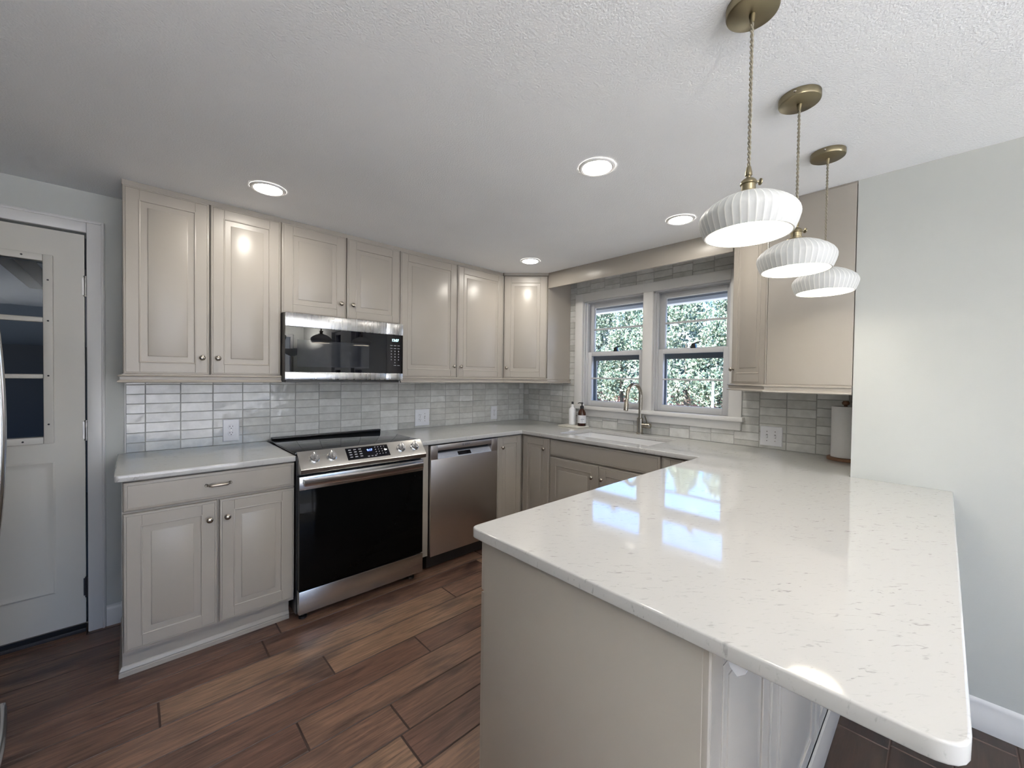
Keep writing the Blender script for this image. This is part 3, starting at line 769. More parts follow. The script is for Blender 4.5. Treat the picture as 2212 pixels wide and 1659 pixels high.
# peninsula cabinet
YP = -2.122
root = thing('peninsula_cabinet', 'long greige peninsula base cabinet with a plain end panel under the quartz overhang', 'cabinet', (1.2, -2.43, 0))
b = B(); b.box(0.420, XB - 0.012, YP, -2.735, 0.118, 0.883); b.box(0.420, XB - 0.012, YP - 0.05, -2.735, 0.0, 0.12)
put('carcass', b, M['cab'], root)
b = B(); b.box(0.400, 0.419, YP - 0.003, -2.744, 0.0, 0.8835, 0.001); put('end_panel', b, M['cab'], root)
xs = 0.402
for i in range(3):
    wd_ = (2.036 - 0.402) / 3
    xl = xs + wd_ * (i + 1) - 0.001
    d_ = add_door(root, (xl, YP, 0.728), R(180), wd_ - 0.003, 0.148, (wd_ / 2, 0.07), name='drawer', drawer=True)
    add_door(root, (xl, YP, 0.134), R(180), wd_ - 0.003, 0.586, (0.04, 0.50))
for x0_, x1_ in ((0.402, 0.795), (0.800, 1.345), (1.350, 2.034)):
    me = door_mesh(x1_ - x0_, 0.768, 0.066)
    local('back_panel', me, root, Vector((x0_, -2.737, 0.110)) - wloc(root), 0)
b = B(); b.sweep([(0.4005, -2.757), (2.036, -2.757)], [(0, 0), (0.014, 0), (0.014, 0.08), (0.008, 0.092), (0.006, 0.104), (0, 0.110)]); put('base_moulding', b, M['cab'], root)

# ------------------------------------------------------------------ counter tops
def arc_poly(pts):
    """pts: (x, y, r) corner radius -> list of points"""
    out = []; n = len(pts)
    for i in range(n):
        x, y, r = pts[i]
        if r <= 0: out.append((x, y)); continue
        p = Vector((x, y)); a = (Vector(pts[i - 1][:2]) - p).normalized(); c = (Vector(pts[(i + 1) % n][:2]) - p).normalized()
        for k in range(7):
            u = k / 6; s_ = p + a * r; e_ = p + c * r
            q = (1 - u) ** 2 * s_ + 2 * u * (1 - u) * p + u * u * e_
            out.append((q.x, q.y))
    return out
def slab(name, loops, z0, z1, bev, mats, parent=None):
    cu = bpy.data.curves.new(name, 'CURVE'); cu.dimensions = '2D'; cu.fill_mode = 'BOTH'
    cu.extrude = (z1 - z0) / 2 - bev; cu.bevel_depth = bev; cu.bevel_resolution = 3; cu.offset = -bev
    for lp in loops:
        sp = cu.splines.new('POLY'); sp.points.add(len(lp) - 1); sp.use_cyclic_u = True
        for p, q in zip(sp.points, lp): p.co = (q[0], q[1], 0, 1)
    to = bpy.data.objects.new(name, cu); C.objects.link(to)
    dg = bpy.context.evaluated_depsgraph_get()
    me = bpy.data.meshes.new_from_object(to.evaluated_get(dg)); bpy.data.objects.remove(to)
    me.transform(Matrix.Translation((0, 0, (z0 + z1) / 2)))
    me.materials.clear(); me.materials.append(mats)
    me.shade_smooth(); me.set_sharp_from_angle(angle=R(50))
    return put(name, me, None, parent)
T0 = 0.8845
ctr = slab('countertop', [arc_poly([(1.0685, -0.009, 0), (1.0685, -0.6485, 0.006), (2.0074, -0.6485, 0.004), (2.0074, -2.086, 0.004), (0.3755, -2.086, 0.028), (0.3755, -3.065, 0.045), (XR - 0.001, -3.065, 0.004), (XR - 0.001, -2.741, 0), (XW - 0.009, -2.741, 0), (XW - 0.009, -0.009, 0)]),
      arc_poly([(2.135, -0.943, 0.02), (2.135, -1.708, 0.02), (2.545, -1.708, 0.02), (2.545, -0.943, 0.02)][::-1])], T0, ZC, 0.004, M['counter'])
tag(ctr, 'white speckled quartz countertop running around the sink and out along the peninsula', 'countertop')
ctl = slab('countertop', [arc_poly([(-0.404, -0.010, 0), (-0.404, -0.6485, 0.015), (0.2965, -0.6485, 0.004), (0.2965, -0.010, 0)])], T0, ZC, 0.004, M['counter'])
tag(ctl, 'short white quartz countertop between the entry door and the range', 'countertop')

# sink
b = B()
def basin(b, x0, x1, y0, y1, zt, zb, t):
    b.box(x0 - t, x0, y0 - t, y1 + t, zb - t, zt); b.box(x1, x1 + t, y0 - t, y1 + t, zb - t, zt)
    b.box(x0, x1, y0 - t, y0, zb - t, zt); b.box(x0, x1, y1, y1 + t, zb - t, zt); b.box(x0, x1, y0, y1, zb - t, zb)
basin(b, 2.133, 2.547, -1.706, -0.945, T0 - 0.001, 0.68, 0.010)
root = thing('kitchen_sink', 'white undermount sink set in the counter below the window', 'sink', (2.34, -1.32, 0.67))
put('basin', b, M['sink'], root)
b = B(); b.lathe([(0.044, 0.681), (0.044, 0.684), (0.034, 0.685), (0.030, 0.682)], 24, (2.36, -1.33, 0)); put('drain', b, M['nickel'], root)

# faucet
FX, FY = 2.612, -1.375
root = thing('kitchen_faucet', 'tall brushed metal gooseneck faucet behind the sink', 'faucet', (FX, FY, ZC))
b = B(); b.lathe([(0.027, ZC), (0.027, ZC + 0.006), (0.0235, ZC + 0.010), (0.0235, 1.038), (0.017, 1.043), (0.017, 1.046)], 28, (FX, FY, 0)); put('body', b, M['faucet'], root)
pts = [(FX, FY, 1.04 + 0.02 * i) for i in range(10)]
r_ = 0.088; zc = 1.222
for i in range(1, 15):
    a = math.pi * i / 14
    pts.append((FX - r_ + r_ * math.cos(a), FY + 0.012 * (1 - math.cos(a)) / 2, zc + r_ * math.sin(a)))
pts.append((FX - 2 * r_ - 0.004, FY + 0.012, zc - 0.03))
b = B(); b.tube(pts, 0.0140, 16); put('spout', b, M['faucet'], root)
b = B(); tx = FX - 2 * r_ - 0.004
b.tube([(tx, FY + 0.012, zc - 0.028), (tx - 0.003, FY + 0.012, zc - 0.033), (tx - 0.012, FY + 0.014, zc - 0.112), (tx - 0.013, FY + 0.014, zc - 0.116)], [0.0145, 0.0165, 0.0175, 0.015], 18)
put('spray_head', b, M['faucet'], root)
b = B(); b.lathe([(0.018, 0.0), (0.018, -0.022), (0.0165, -0.023), (0.0165, -0.026), (0.021, -0.027), (0.021, -0.066), (0.018, -0.069)], 24, (FX, FY - 0.020, 0.985), 'y')
h_ = put('handle', b, M['faucet'], root)
b = B(); b.tube([(FX, FY - 0.062, 0.99), (FX, FY - 0.056, 1.02), (FX + 0.004, FY - 0.036, 1.062)], [0.0055, 0.005, 0.0045], 10); put('lever', b, M['faucet'], h_)

# ------------------------------------------------------------------ range
root = thing('electric_range', 'stainless slide-in electric range with a black oven door and four knobs', 'range', (0.683, -0.33, 0))
b = B(); b.box(0.301, 1.065, -0.03, -0.640, 0.045, 0.905); put('body', b, M['black'], root)
b = B(); b.box(0.299, 1.0665, -0.022, -0.626, 0.9145, 0.9265, 0.002); ct = put('cooktop', b, M['cooktop'], root)
b = B(); b.box(0.315, 1.056, -0.024, -0.060, 0.926, 0.9385, 0.004); put('rear_vent', b, M['black'], root)
A_, Bp = Vector((-0.628, 0.929)), Vector((-0.706, 0.847))
b = B(); b.prism([(-0.60, 0.905), (-0.60, 0.926), (A_.x + 0.002, 0.9288), (A_.x, A_.y), (Bp.x, Bp.y), (-0.708, 0.843), (-0.704, 0.820), (-0.700, 0.817), (-0.66, 0.815), (-0.64, 0.86)], 0.306, 1.066, 'yz')
cp = put('control_panel', b, M['steel'], root)
sl = (Bp - A_).normalized(); nrm = Vector((sl.y, -sl.x))
if nrm.x > 0: nrm = -nrm
def on_panel(x, t, d=0.0):
    p = A_ + (Bp - A_) * t + nrm * d
    return Vector((x, p.x, p.y))
ang = math.atan2(-(Bp.x - A_.x), -(Bp.y - A_.y))      # tilt of the panel from vertical
tilt = Matrix.Rotation(-ang, 4, 'X')
def panel_item(name, me, x, t, d, parent):
    me.transform(tilt); me.transform(Matrix.Translation(on_panel(x, t, d))); return put(name, me, None, parent)
b = B(); b.box(0.562, 0.822, 0.0, -0.0012, -0.041, 0.041, 0.0004)
me = b.mesh('display', M['blackglass']); me.transform(Matrix.Translation((-0.692, 0, 0))); disp = panel_item('display', me, 0.692, 0.47, 0.0, cp)
clock = panel_item('clock', text_mesh('9:17', 0.020, M['clock_b']), 0.703, 0.36, 0.0018, cp)
kb = B()
for r_i in range(4):
    for c_i in range(3): kb.box(-0.115 + c_i * 0.030, -0.115 + c_i * 0.030 + 0.016, -0.0012, -0.0016, 0.024 - r_i * 0.0165, 0.030 - r_i * 0.0165)
for r_i in range(4):
    for c_i in range(4): kb.box(0.045 + c_i * 0.019, 0.045 + c_i * 0.019 + 0.006, -0.0012, -0.0016, 0.026 - r_i * 0.0165, 0.031 - r_i * 0.0165)
for c_i in range(3): kb.box(-0.012 + c_i * 0.022, 0.0 + c_i * 0.022, -0.0012, -0.0016, -0.033, -0.027)
panel_item('touch_keys', kb.mesh('touch_keys', M['keys']), 0.692, 0.47, 0.0006, cp)
for x in (0.387, 0.479, 0.907, 1.003):
    kb = B(); kb.lathe([(0.027, 0.0), (0.027, -0.004), (0.0245, -0.006), (0.0240, -0.017), (0.0225, -0.019)], 28, axis='y')
    kb.box(-0.0062, 0.0062, -0.017, -0.033, -0.024, 0.025, 0.002)
    panel_item('knob', kb.mesh('knob', M['steel_h']), x, 0.47, 0.0, root)
b = B(); b.box(0.304, 1.058, -0.640, -0.684, 0.186, 0.801, 0.004); od = put('oven_door', b, M['black'], root)
b = B(); b.box(0.304, 1.058, -0.682, -0.687, 0.730, 0.802, 0.002); put('door_band', b, M['steel'], od)
b = B(); b.box(0.306, 1.056, -0.682, -0.686, 0.188, 0.7295, 0.001); put('oven_glass', b, M['ovenglass'], od)
for i in range(9):
    b = B(); b.box(0.38 + i * 0.07, 0.41 + i * 0.07, -0.645, -0.668, 0.8005, 0.8045); put('vent_slot', b, M['dark'], od)
hp = []
for i in range(25):
    u = i / 24; x = 0.318 + (1.030 - 0.318) * u; hp.append((x, -0.722 - 0.016 * math.sin(math.pi * u)))
b = B()
ringp = [(-0.012, -0.016), (0.010, -0.018), (0.013, -0.012), (0.013, 0.012), (0.008, 0.018), (-0.012, 0.016)]
rs = [[b.bm.verts.new((x, y - oy, 0.777 + oz)) for oy, oz in ringp] for x, y in hp]
for a, c in zip(rs, rs[1:]):
    for i in range(6): b.bm.faces.new((a[i], a[(i + 1) % 6], c[(i + 1) % 6], c[i]))
b.bm.faces.new(rs[0]); b.bm.faces.new(rs[-1])
b.box(0.322, 0.350, -0.684, -0.724, 0.765, 0.789); b.box(0.998, 1.026, -0.684, -0.724, 0.765, 0.789)
put('handle', b, M['steel_h'], od)
b = B(); b.box(0.304, 1.058, -0.640, -0.688, 0.056, 0.181, 0.003); put('storage_drawer', b, M['steel'], root)
for x in (0.345, 1.015):
    b = B(); b.lathe([(0.022, 0.0), (0.022, 0.012), (0.012, 0.016), (0.012, 0.056)], 16, (x, -0.61, 0)); put('foot', b, M['black'], root)
for x in (0.345, 1.015):
    b = B(); b.lathe([(0.022, 0.0), (0.022, 0.012), (0.012, 0.016), (0.012, 0.056)], 16, (x, -0.12, 0)); put('foot', b, M['black'], root)

# ------------------------------------------------------------------ microwave
root = thing('microwave', 'stainless and black over-the-range microwave under the short wall cabinet', 'microwave', (0.672, -0.2, 1.306))
mx0, mx1, my = 0.299, 1.0455, -0.420
b = B(); b.box(mx0, mx1 - 0.002, -0.012, -0.388, 1.318, 1.7135); b.box(mx0 + 0.01, mx1 - 0.02, -0.03, -0.40, 1.305, 1.318); put('body', b, M['black'], root)
b = B(); b.box(mx0, 0.9195, -0.388, my + 0.004, 1.322, 1.7125, 0.002); md = put('door', b, M['black'], root)
for za, zb_ in ((1.634, 1.7125), (1.322, 1.368)):
    b = B(); b.box(mx0, 0.9195, my + 0.006, my, za, zb_, 0.0025); put('door_trim', b, M['steel_m'], md)
b = B(); b.box(mx0 + 0.001, 0.919, my + 0.006, my + 0.001, 1.3685, 1.6335); put('door_glass', b, M['blackglass'], md)
b = B(); b.box(0.364, 0.800, my + 0.002, my + 0.0004, 1.399, 1.558); put('window', b, M['microwin'], md)
b = B(); b.box(0.9205, mx1, -0.388, my + 0.004, 1.322, 1.7125, 0.002); cpn = put('control_panel', b, M['black'], root)
for za, zb_ in ((1.634, 1.7125), (1.322, 1.368)):
    b = B(); b.box(0.9205, mx1, my + 0.006, my, za, zb_, 0.0025); put('panel_trim', b, M['steel_m'], cpn)
b = B(); b.box(0.9215, mx1 - 0.0006, my + 0.006, my + 0.001, 1.3685, 1.6335); put('panel_glass', b, M['blackglass'], cpn)
me = text_mesh('12:07', 0.024, M['clock_w']); me.transform(Matrix.Translation((0.986, my + 0.0004, 1.596))); put('clock', me, None, cpn)
b = B()
for r_i in range(8):
    for c_i in range(3):
        if r_i in (0, 1, 7): wk, hk = 0.018, 0.0035
        else: wk, hk = 0.006, 0.0075
        if r_i == 6 and c_i != 1: continue
        if r_i == 7 and c_i == 0: continue
        xk = 0.958 + c_i * 0.027; zk = 1.560 - r_i * 0.0195
        b.box(xk - wk / 2, xk + wk / 2, my + 0.0010, my + 0.0004, zk - hk / 2, zk + hk / 2)
put('touch_keys', b, M['keys'], cpn)

# ------------------------------------------------------------------ dishwasher
root = thing('dishwasher', 'stainless built-in dishwasher with a pocket handle beside the corner cabinet', 'dishwasher', (1.44, -0.32, 0))
b = B(); b.box(1.140, 1.746, -0.05, -0.600, 0.02, 0.862); b.box(1.140, 1.746, -0.54, -0.56, 0.0, 0.11); put('body', b, M['black'], root)
b = B(); df = -0.650; x0, x1 = 1.139, 1.738
b.box(x0, x1, -0.602, df, 0.112, 0.779, 0.002); b.box(x0, 1.193, -0.602, df, 0.779, 0.8765, 0.0015); b.box(1.678, x1, -0.602, df, 0.779, 0.8765, 0.0015)
b.box(1.193, 1.678, -0.602, df, 0.838, 0.8765, 0.0015)
ddr = put('door', b, M['dwsteel'], root)
b = B(); b.prism([(-0.649, 0.779), (-0.649, 0.781), (-0.622, 0.815), (-0.602, 0.817), (-0.602, 0.779)], 1.1935, 1.6775, 'yz'); cs = put('control_strip', b, M['dwctrl'], ddr)
# a black read-out and faint print lying on the slanted strip
an = math.atan2(0.034, 0.027)
def strip_item(nm, x0_, x1_, u0, u1, mt, d):
    v = Vector((0.027, 0.034)); n2 = Vector((-0.034, 0.027)).normalized()
    p0 = Vector((-0.649, 0.781)) + v * u0; p1 = Vector((-0.649, 0.781)) + v * u1
    q0, q1 = p0 + n2 * d, p1 + n2 * d
    bb = B(); bb.prism([(p0.x, p0.y), (p1.x, p1.y), (q1.x, q1.y), (q0.x, q0.y)], x0_, x1_, 'yz'); return put(nm, bb, mt, cs)
strip_item('read_out', 1.372, 1.488, 0.18, 0.85, M['blackglass'], 0.0006)
for xa, xb_ in ((1.235, 1.345), (1.51, 1.61)):
    strip_item('button_print', xa, xb_, 0.30, 0.42, M['keys'], 0.0003); strip_item('button_print', xa + 0.01, xb_ - 0.015, 0.62, 0.72, M['keys'], 0.0003)
me = text_mesh('BOSCH', 0.0135, M['ink']); me.transform(Matrix.Translation((1.446, df - 0.0004, 0.860))); put('lettering', me, None, ddr)
b = B(); b.lathe([(0.0062, 0.0), (0.0062, -0.0006), (0.0050, -0.0006), (0.0050, 0.0)], 20, (1.406, df - 0.0001, 0.860), 'y', cap=False); b.box(1.4048, 1.4072, df, df - 0.0006, 0.8555, 0.8645); put('emblem', b, M['ink'], ddr)
b = B(); b.box(1.141, 1.742, -0.57, -0.612, 0.8768, 0.8835); put('gap_strip', b, M['dark'], root)  # dark strip set in the black gap above the door

# ------------------------------------------------------------------ outlets and switches
def wall_plate(name, label, cat, loc, rotz, w_, h, kind):
    root = thing(name, label, cat, loc); root.rotation_euler = (0, 0, rotz)
    b = B(); b.rings(-w_ / 2, w_ / 2, -h / 2, h / 2, [(0, 0), (0, 0.003), (0.003, 0.0065), (0.008, 0.0072)]); local('plate', b.mesh('plate', M['white_plastic']), root)
    def outlet(cx):
        for zc_ in (0.0195, -0.0195):
            bb = B(); bb.lathe([(0.0170, -0.0066), (0.0170, -0.0085), (0.0160, -0.0092)], 24, (cx, 0, zc_), 'y')
            s_ = local('socket_face', bb.mesh('socket_face', M['white_plastic']), root)
            bb = B(); bb.box(cx - 0.0085, cx - 0.0055, -0.0088, -0.0096, zc_, zc_ + 0.009); bb.box(cx + 0.0050, cx + 0.0080, -0.0088, -0.0096, zc_ + 0.001, zc_ + 0.008)
            bb.lathe([(0.0028, -0.0088), (0.0028, -0.0096)], 10, (cx, 0, zc_ - 0.007), 'y')
            local('slot', bb.mesh('slot', M['dark']), s_)
    def toggle(cx):
        bb = B(); bb.box(cx - 0.005, cx + 0.005, -0.0070, -0.0078, -0.012, 0.012); tf = local('toggle_slot', bb.mesh('toggle_slot', M['keys']), root)
        bb = B(); bb.prism([(-0.0072, -0.006), (-0.0072, 0.006), (-0.018, -0.004), (-0.018, -0.009)], cx - 0.0038, cx + 0.0038, 'yz'); local('toggle', bb.mesh('toggle', M['white_plastic']), root)
    if kind == 'outlet': outlet(0)
    if kind == 'combo': outlet(-0.023); toggle(0.023)
    if kind == 'double': toggle(-0.023); toggle(0.023)
    for cx in ((0,) if kind == 'outlet' else (-0.023, 0.023)):
        for zz in ((0.0,) if kind == 'outlet' or (kind == 'combo' and cx < 0) else (0.030, -0.030)):
            sb = B(); sb.lathe([(0.0026, -0.0068), (0.0026, -0.0080)], 10, (cx, 0, zz), 'y'); local('screw', sb.mesh('screw', M['nickel']), root)
    return root
wall_plate('wall_outlet', 'white duplex outlet on the tiles above the short countertop by the range', 'outlet', (0.1015, -0.008, 1.0015), 0, 0.085, 0.135, 'outlet')
wall_plate('wall_outlet', 'white double-gang plate with outlet and toggle on the range wall tiles', 'outlet', (1.4465, -0.008, 1.002), 0, 0.137, 0.140, 'combo')
wall_plate('wall_outlet', 'white single outlet on the tiles nearest the tiled inside corner', 'outlet', (2.247, -0.008, 1.002), 0, 0.078, 0.130, 'outlet')
wall_plate('light_switch', 'white double toggle switch plate on the tiles past the window', 'switch', (XW - 0.008, -2.274, 0.995), R(-90), 0.124, 0.125, 'double')

# ------------------------------------------------------------------ things on the counter
b = B(); b.box(2.470, 2.632, -0.640, -0.868, ZC + 0.0003, ZC + 0.0135, 0.003)
tag(put('soap_tray', b, M['tray'], origin=(2.55, -0.755, ZC)), 'pale rectangular tray on the counter under two soap bottles', 'tray')
zt = ZC + 0.0138
bx_, by_ = 2.570, -0.832
root = thing('soap_bottle', 'brown amber pump bottle with a white label on the pale tray', 'bottle', (bx_, by_, zt))
b = B(); b.lathe([(0.034, zt), (0.0365, zt + 0.003), (0.0365, zt + 0.105), (0.033, zt + 0.122), (0.024, zt + 0.140), (0.0145, zt + 0.150), (0.0135, zt + 0.156)], 32, (bx_, by_, 0)); put('body', b, M['amber'], root)
b = B(); b.lathe([(0.0368, zt + 0.026), (0.0371, zt + 0.026), (0.0371, zt + 0.096), (0.0368, zt + 0.096)], 40, (bx_, by_, 0), cap=False); lb = put('label', b, M['label'], root)
b = B()
for dz, a0, a1, hh in ((0.060, -0.42, 0.42, 0.0045), (0.070, -0.2, 0.2, 0.002), (0.050, -0.25, 0.25, 0.002), (0.044, -0.18, 0.18, 0.0016)):
    for k in range(8):
        t0 = a0 + (a1 - a0) * (k + 0.1) / 8; t1 = a0 + (a1 - a0) * (k + 0.85) / 8
        base = R(225)
        vs = [(bx_ + 0.0374 * math.cos(base + t), by_ + 0.0374 * math.sin(base + t), zt + dz + s_ * hh / 2) for t, s_ in ((t0, -1), (t1, -1), (t1, 1), (t0, 1))]
        b._add(vs, [(0, 1, 2, 3)])
put('label_print', b, M['ink'], lb)
b = B(); b.lathe([(0.0165, zt + 0.154), (0.0165, zt + 0.174), (0.013, zt + 0.178), (0.0055, zt + 0.180), (0.0055, zt + 0.196), (0.011, zt + 0.198), (0.011, zt + 0.206), (0.006, zt + 0.209)], 20, (bx_, by_, 0))
b.tube([(bx_, by_, zt + 0.203), (bx_ - 0.018, by_ + 0.016, zt + 0.205), (bx_ - 0.028, by_ + 0.025, zt + 0.199)], [0.005, 0.004, 0.0035], 8); put('pump', b, M['black'], root)
bx_, by_ = 2.575, -0.722
root = thing('soap_bottle', 'white bottle with a small dark pump next to the amber one', 'bottle', (bx_, by_, zt))
b = B(); b.lathe([(0.026, zt), (0.031, zt + 0.004), (0.0315, zt + 0.135), (0.028, zt + 0.148), (0.016, zt + 0.158), (0.012, zt + 0.163)], 28, (bx_, by_, 0)); put('body', b, M['bottle_w'], root)
b = B()
base = R(225)
vs = [(bx_ + 0.0319 * math.cos(base + t), by_ + 0.0319 * math.sin(base + t), zt + z) for t, z in ((0.25, 0.03), (0.62, 0.03), (0.62, 0.115), (0.25, 0.115))]
b._add(vs, [(0, 1, 2, 3)]); put('label_print', b, M['label'], root)
b = B(); b.lathe([(0.0125, zt + 0.160), (0.0125, zt + 0.180), (0.007, zt + 0.184), (0.007, zt + 0.19)], 18, (bx_, by_, 0)); put('collar', b, M['bottle_w'], root)
b = B(); b.lathe([(0.0095, zt + 0.188), (0.0095, zt + 0.207), (0.006, zt + 0.21)], 16, (bx_, by_, 0)); put('pump', b, M['black'], root)

px_, py_ = 2.555, -2.657
root = thing('paper_towel_holder', 'dark wooden paper towel holder with a round base beside the white wall', 'holder', (px_, py_, ZC))
b = B(); b.lathe([(0.078, ZC + 0.0005), (0.080, ZC + 0.003), (0.080, ZC + 0.014), (0.076, ZC + 0.018)], 40, (px_, py_, 0)); put('base', b, M['wood_base'], root)
b = B(); b.lathe([(0.008, ZC + 0.018), (0.008, 1.222), (0.016, 1.226), (0.018, 1.236), (0.012, 1.245)], 16, (px_, py_, 0)); put('rod', b, M['wood_base'], root)
b = B(); b.lathe([(0.062, ZC + 0.019), (0.062, 1.214), (0.020, 1.214), (0.020, ZC + 0.019)], 44, (px_, py_, 0), cap=False)
tag(put('paper_towel_roll', b, M['towel'], origin=(px_, py_, ZC + 0.019)), 'white paper towel roll standing on the wooden holder', 'paper towel')

# small clip under the overhang
b = B(); b.prism([(-2.790, 0.8842), (-2.822, 0.8842), (-2.818, 0.872), (-2.806, 0.862), (-2.795, 0.872)], 0.384, 0.410, 'yz')
tag(put('counter_clip', b, M['white_plastic'], origin=(0.395, -2.806, 0.884)), 'tiny pale clip fixed under the peninsula countertop overhang', 'clip')

# ------------------------------------------------------------------ pendant lamps
def pendant(label, x, y):
    root = thing('pendant_lamp', label, 'lamp', (x, y, HC), 'pendant lamps over the peninsula')
    b = B(); b.lathe([(0.0585, HC - 0.0005), (0.0585, HC - 0.017), (0.057, HC - 0.021), (0.053, HC - 0.0235), (0.002, HC - 0.0245)], 48, (x, y, 0), cap=False)
    cn = put('canopy', b, M['brass'], root)
    for s_ in (1, -1):
        b = B(); b.lathe([(0.004, 0.0578 * s_), (0.004, 0.061 * s_), (0.0025, 0.0625 * s_)], 10, (x, y, HC - 0.010), 'x'); put('screw', b, M['nickel'], cn)
    b = B(); b.lathe([(0.0075, HC - 0.0235), (0.0075, HC - 0.030), (0.006, HC - 0.036), (0.005, HC - 0.045)], 16, (x, y, 0)); put('cord_grip', b, M['brass'], cn)
    b = B()
    z0, z1 = HC - 0.042, 1.874; n_ = 150
    for ph in (0, math.pi):
        b.tube([(x + 0.0021 * math.cos(ph + 2 * math.pi * (z0 - z1) * i / n_ / 0.026), y + 0.0021 * math.sin(ph + 2 * math.pi * (z0 - z1) * i / n_ / 0.026), z0 + (z1 - z0) * i / n_) for i in range(n_ + 1)], 0.0023, 6)
    put('cord', b, M['cord'], root)
    b = B(); b.lathe([(0.004, 1.882), (0.005, 1.880), (0.0078, 1.866), (0.0080, 1.860), (0.0055, 1.857), (0.0055, 1.854), (0.011, 1.851), (0.0165, 1.846), (0.0185, 1.841), (0.0185, 1.838), (0.0160, 1.836), (0.0160, 1.822), (0.019, 1.820), (0.019, 1.817), (0.033, 1.813), (0.034, 1.808), (0.010, 1.806)], 32, (x, y, 0))
    so = put('socket', b, M['brass'], root)
    b = B(); b.tube([(x, y, 1.845), (x + 0.013, y - 0.012, 1.845), (x + 0.0185, y - 0.0175, 1.845)], 0.0028, 8)
    b.tube([(x + 0.0185, y - 0.0175, 1.845), (x + 0.020, y - 0.019, 1.845), (x + 0.022, y - 0.021, 1.845)], [0.0035, 0.0080, 0.0080], 14)
    put('switch_knob', b, M['brass'], so)
    prof = [(0.012, 1.8105), (0.034, 1.8100), (0.050, 1.8055), (0.070, 1.7965), (0.088, 1.7850), (0.100, 1.7745), (0.1070, 1.7640), (0.1095, 1.7550), (0.1090, 1.7480), (0.1055, 1.7350), (0.1000, 1.7200), (0.0965, 1.7130)]
    inner = [(0.0930, 1.7135), (0.0960, 1.7210), (0.1015, 1.7360), (0.1048, 1.7490), (0.1040, 1.7580), (0.097, 1.7700), (0.085, 1.7805), (0.060, 1.7935), (0.020, 1.8030)]
    seg = 252
    b = B(); b.lathe(prof, seg, (x, y, 0), cap=False, rmod=lambda i: 0.008 if i % 6 in (0, 1) else 0.0, mats=lambda i: 1 if i % 6 == 0 else 0)
    sh = put('shade', b, [M['shade'], M['shade_rib']], root, smooth=60)
    b = B(); b.lathe([prof[-1]] + inner, 64, (x, y, 0), cap=False); put('shade_lining', b, M['shade_in'], sh, smooth=60)
    b = B()
    b.lathe([(0.013, 1.802), (0.014, 1.786), (0.020, 1.775), (0.0275, 1.762), (0.0300, 1.750), (0.0280, 1.737), (0.0205, 1.726), (0.010, 1.7205), (0.001, 1.7195)], 24, (x, y, 0)); put('bulb', b, M['bulb'], root, smooth=80)
    return root
PY = -2.689
p0 = pendant('white ribbed pendant lamp nearest the camera, with its bulb showing', 0.763, PY)
dup(p0, (1.233, PY, HC), 'white ribbed pendant lamp hanging in the middle of the row of three')
dup(p0, (1.700, PY, HC), 'white ribbed pendant lamp farthest along, closest to the white wall')

# ------------------------------------------------------------------ recessed ceiling lights
def downlight(label, x, y):
    root = thing('recessed_light', label, 'ceiling light', (x, y, HC), 'recessed lights in the kitchen ceiling')
    b = B(); b.lathe([(0.0610, HC - 0.004), (0.063, HC - 0.0065), (0.066, HC - 0.0060), (0.070, HC - 0.0075), (0.0765, HC - 0.005), (0.079, HC - 0.0005)], 56, (x, y, 0), cap=False); put('trim_ring', b, M['trim'], root)
    b = B(); b.lathe([(0.0615, HC - 0.0035), (0.001, HC - 0.0036)], 48, (x, y, 0), cap=False)
    put('lens', b, M['led'], root)
    return root
d0 = downlight('round recessed ceiling light in front of the tall cabinet near the entry door', 0.150, -0.708)
dup(d0, (1.134, -1.973, HC), 'round recessed ceiling light out in the open ceiling, largest of the four')
dup(d0, (1.961, -1.969, HC), 'round recessed ceiling light just beside the nearest pendant shade')
dup(d0, (1.957, -0.766, HC), 'round recessed ceiling light close to the diagonal corner cabinet, smallest of four')

# unseen lamps added behind the viewpoint to fill the room with light
def fill_downlight(x, y):
    root = thing('recessed_light', 'unseen round recessed ceiling light added for fill over the living area', 'ceiling light', (x, y, HC), 'added fill lights over the living area')
    b = B(); b.lathe([(0.0860, HC - 0.004), (0.090, HC - 0.0075), (0.0985, HC - 0.005), (0.101, HC - 0.0005)], 40, (x, y, 0), cap=False); put('trim_ring', b, M['trim'], root)
    b = B(); b.lathe([(0.0865, HC - 0.0035), (0.001, HC - 0.0036)], 40, (x, y, 0), cap=False); put('lens', b, M['led_fill'], root)
    return root
r0 = fill_downlight(0.25, -3.6)
for x_, y_ in ((-0.9, -4.5), (-0.3, -5.3), (0.6, -5.7)): dup(r0, (x_, y_, HC))
def fill_floor_lamp(label, x, y):  # uplight added out of view to brighten the ceiling
    root = thing('fill_floor_lamp', label, 'lamp', (x, y, 0.004))
    b = B(); b.lathe([(0.13, 0.0045), (0.13, 0.018), (0.02, 0.026)], 32, (x, y, 0)); put('base', b, M['brass'], root)
    b = B(); b.lathe([(0.011, 0.02), (0.011, 1.68)], 16, (x, y, 0)); put('pole', b, M['brass'], root)
    b = B(); b.lathe([(0.02, 1.66), (0.10, 1.70), (0.17, 1.78), (0.175, 1.785), (0.165, 1.785), (0.095, 1.71), (0.02, 1.675)], 32, (x, y, 0), cap=False); put('bowl_shade', b, M['shade'], root)
    b = B(); b.lathe([(0.001, 1.69), (0.035, 1.70), (0.045, 1.73), (0.030, 1.765), (0.001, 1.775)], 24, (x, y, 0), cap=False); put('bulb', b, M['bulb_fill'], root)
fill_floor_lamp('unseen bowl floor lamp added as ceiling uplight out in the living area', -0.85, -4.35)
fill_floor_lamp('unseen bowl floor lamp added as fill light near the rear opening', 1.70, -5.6)

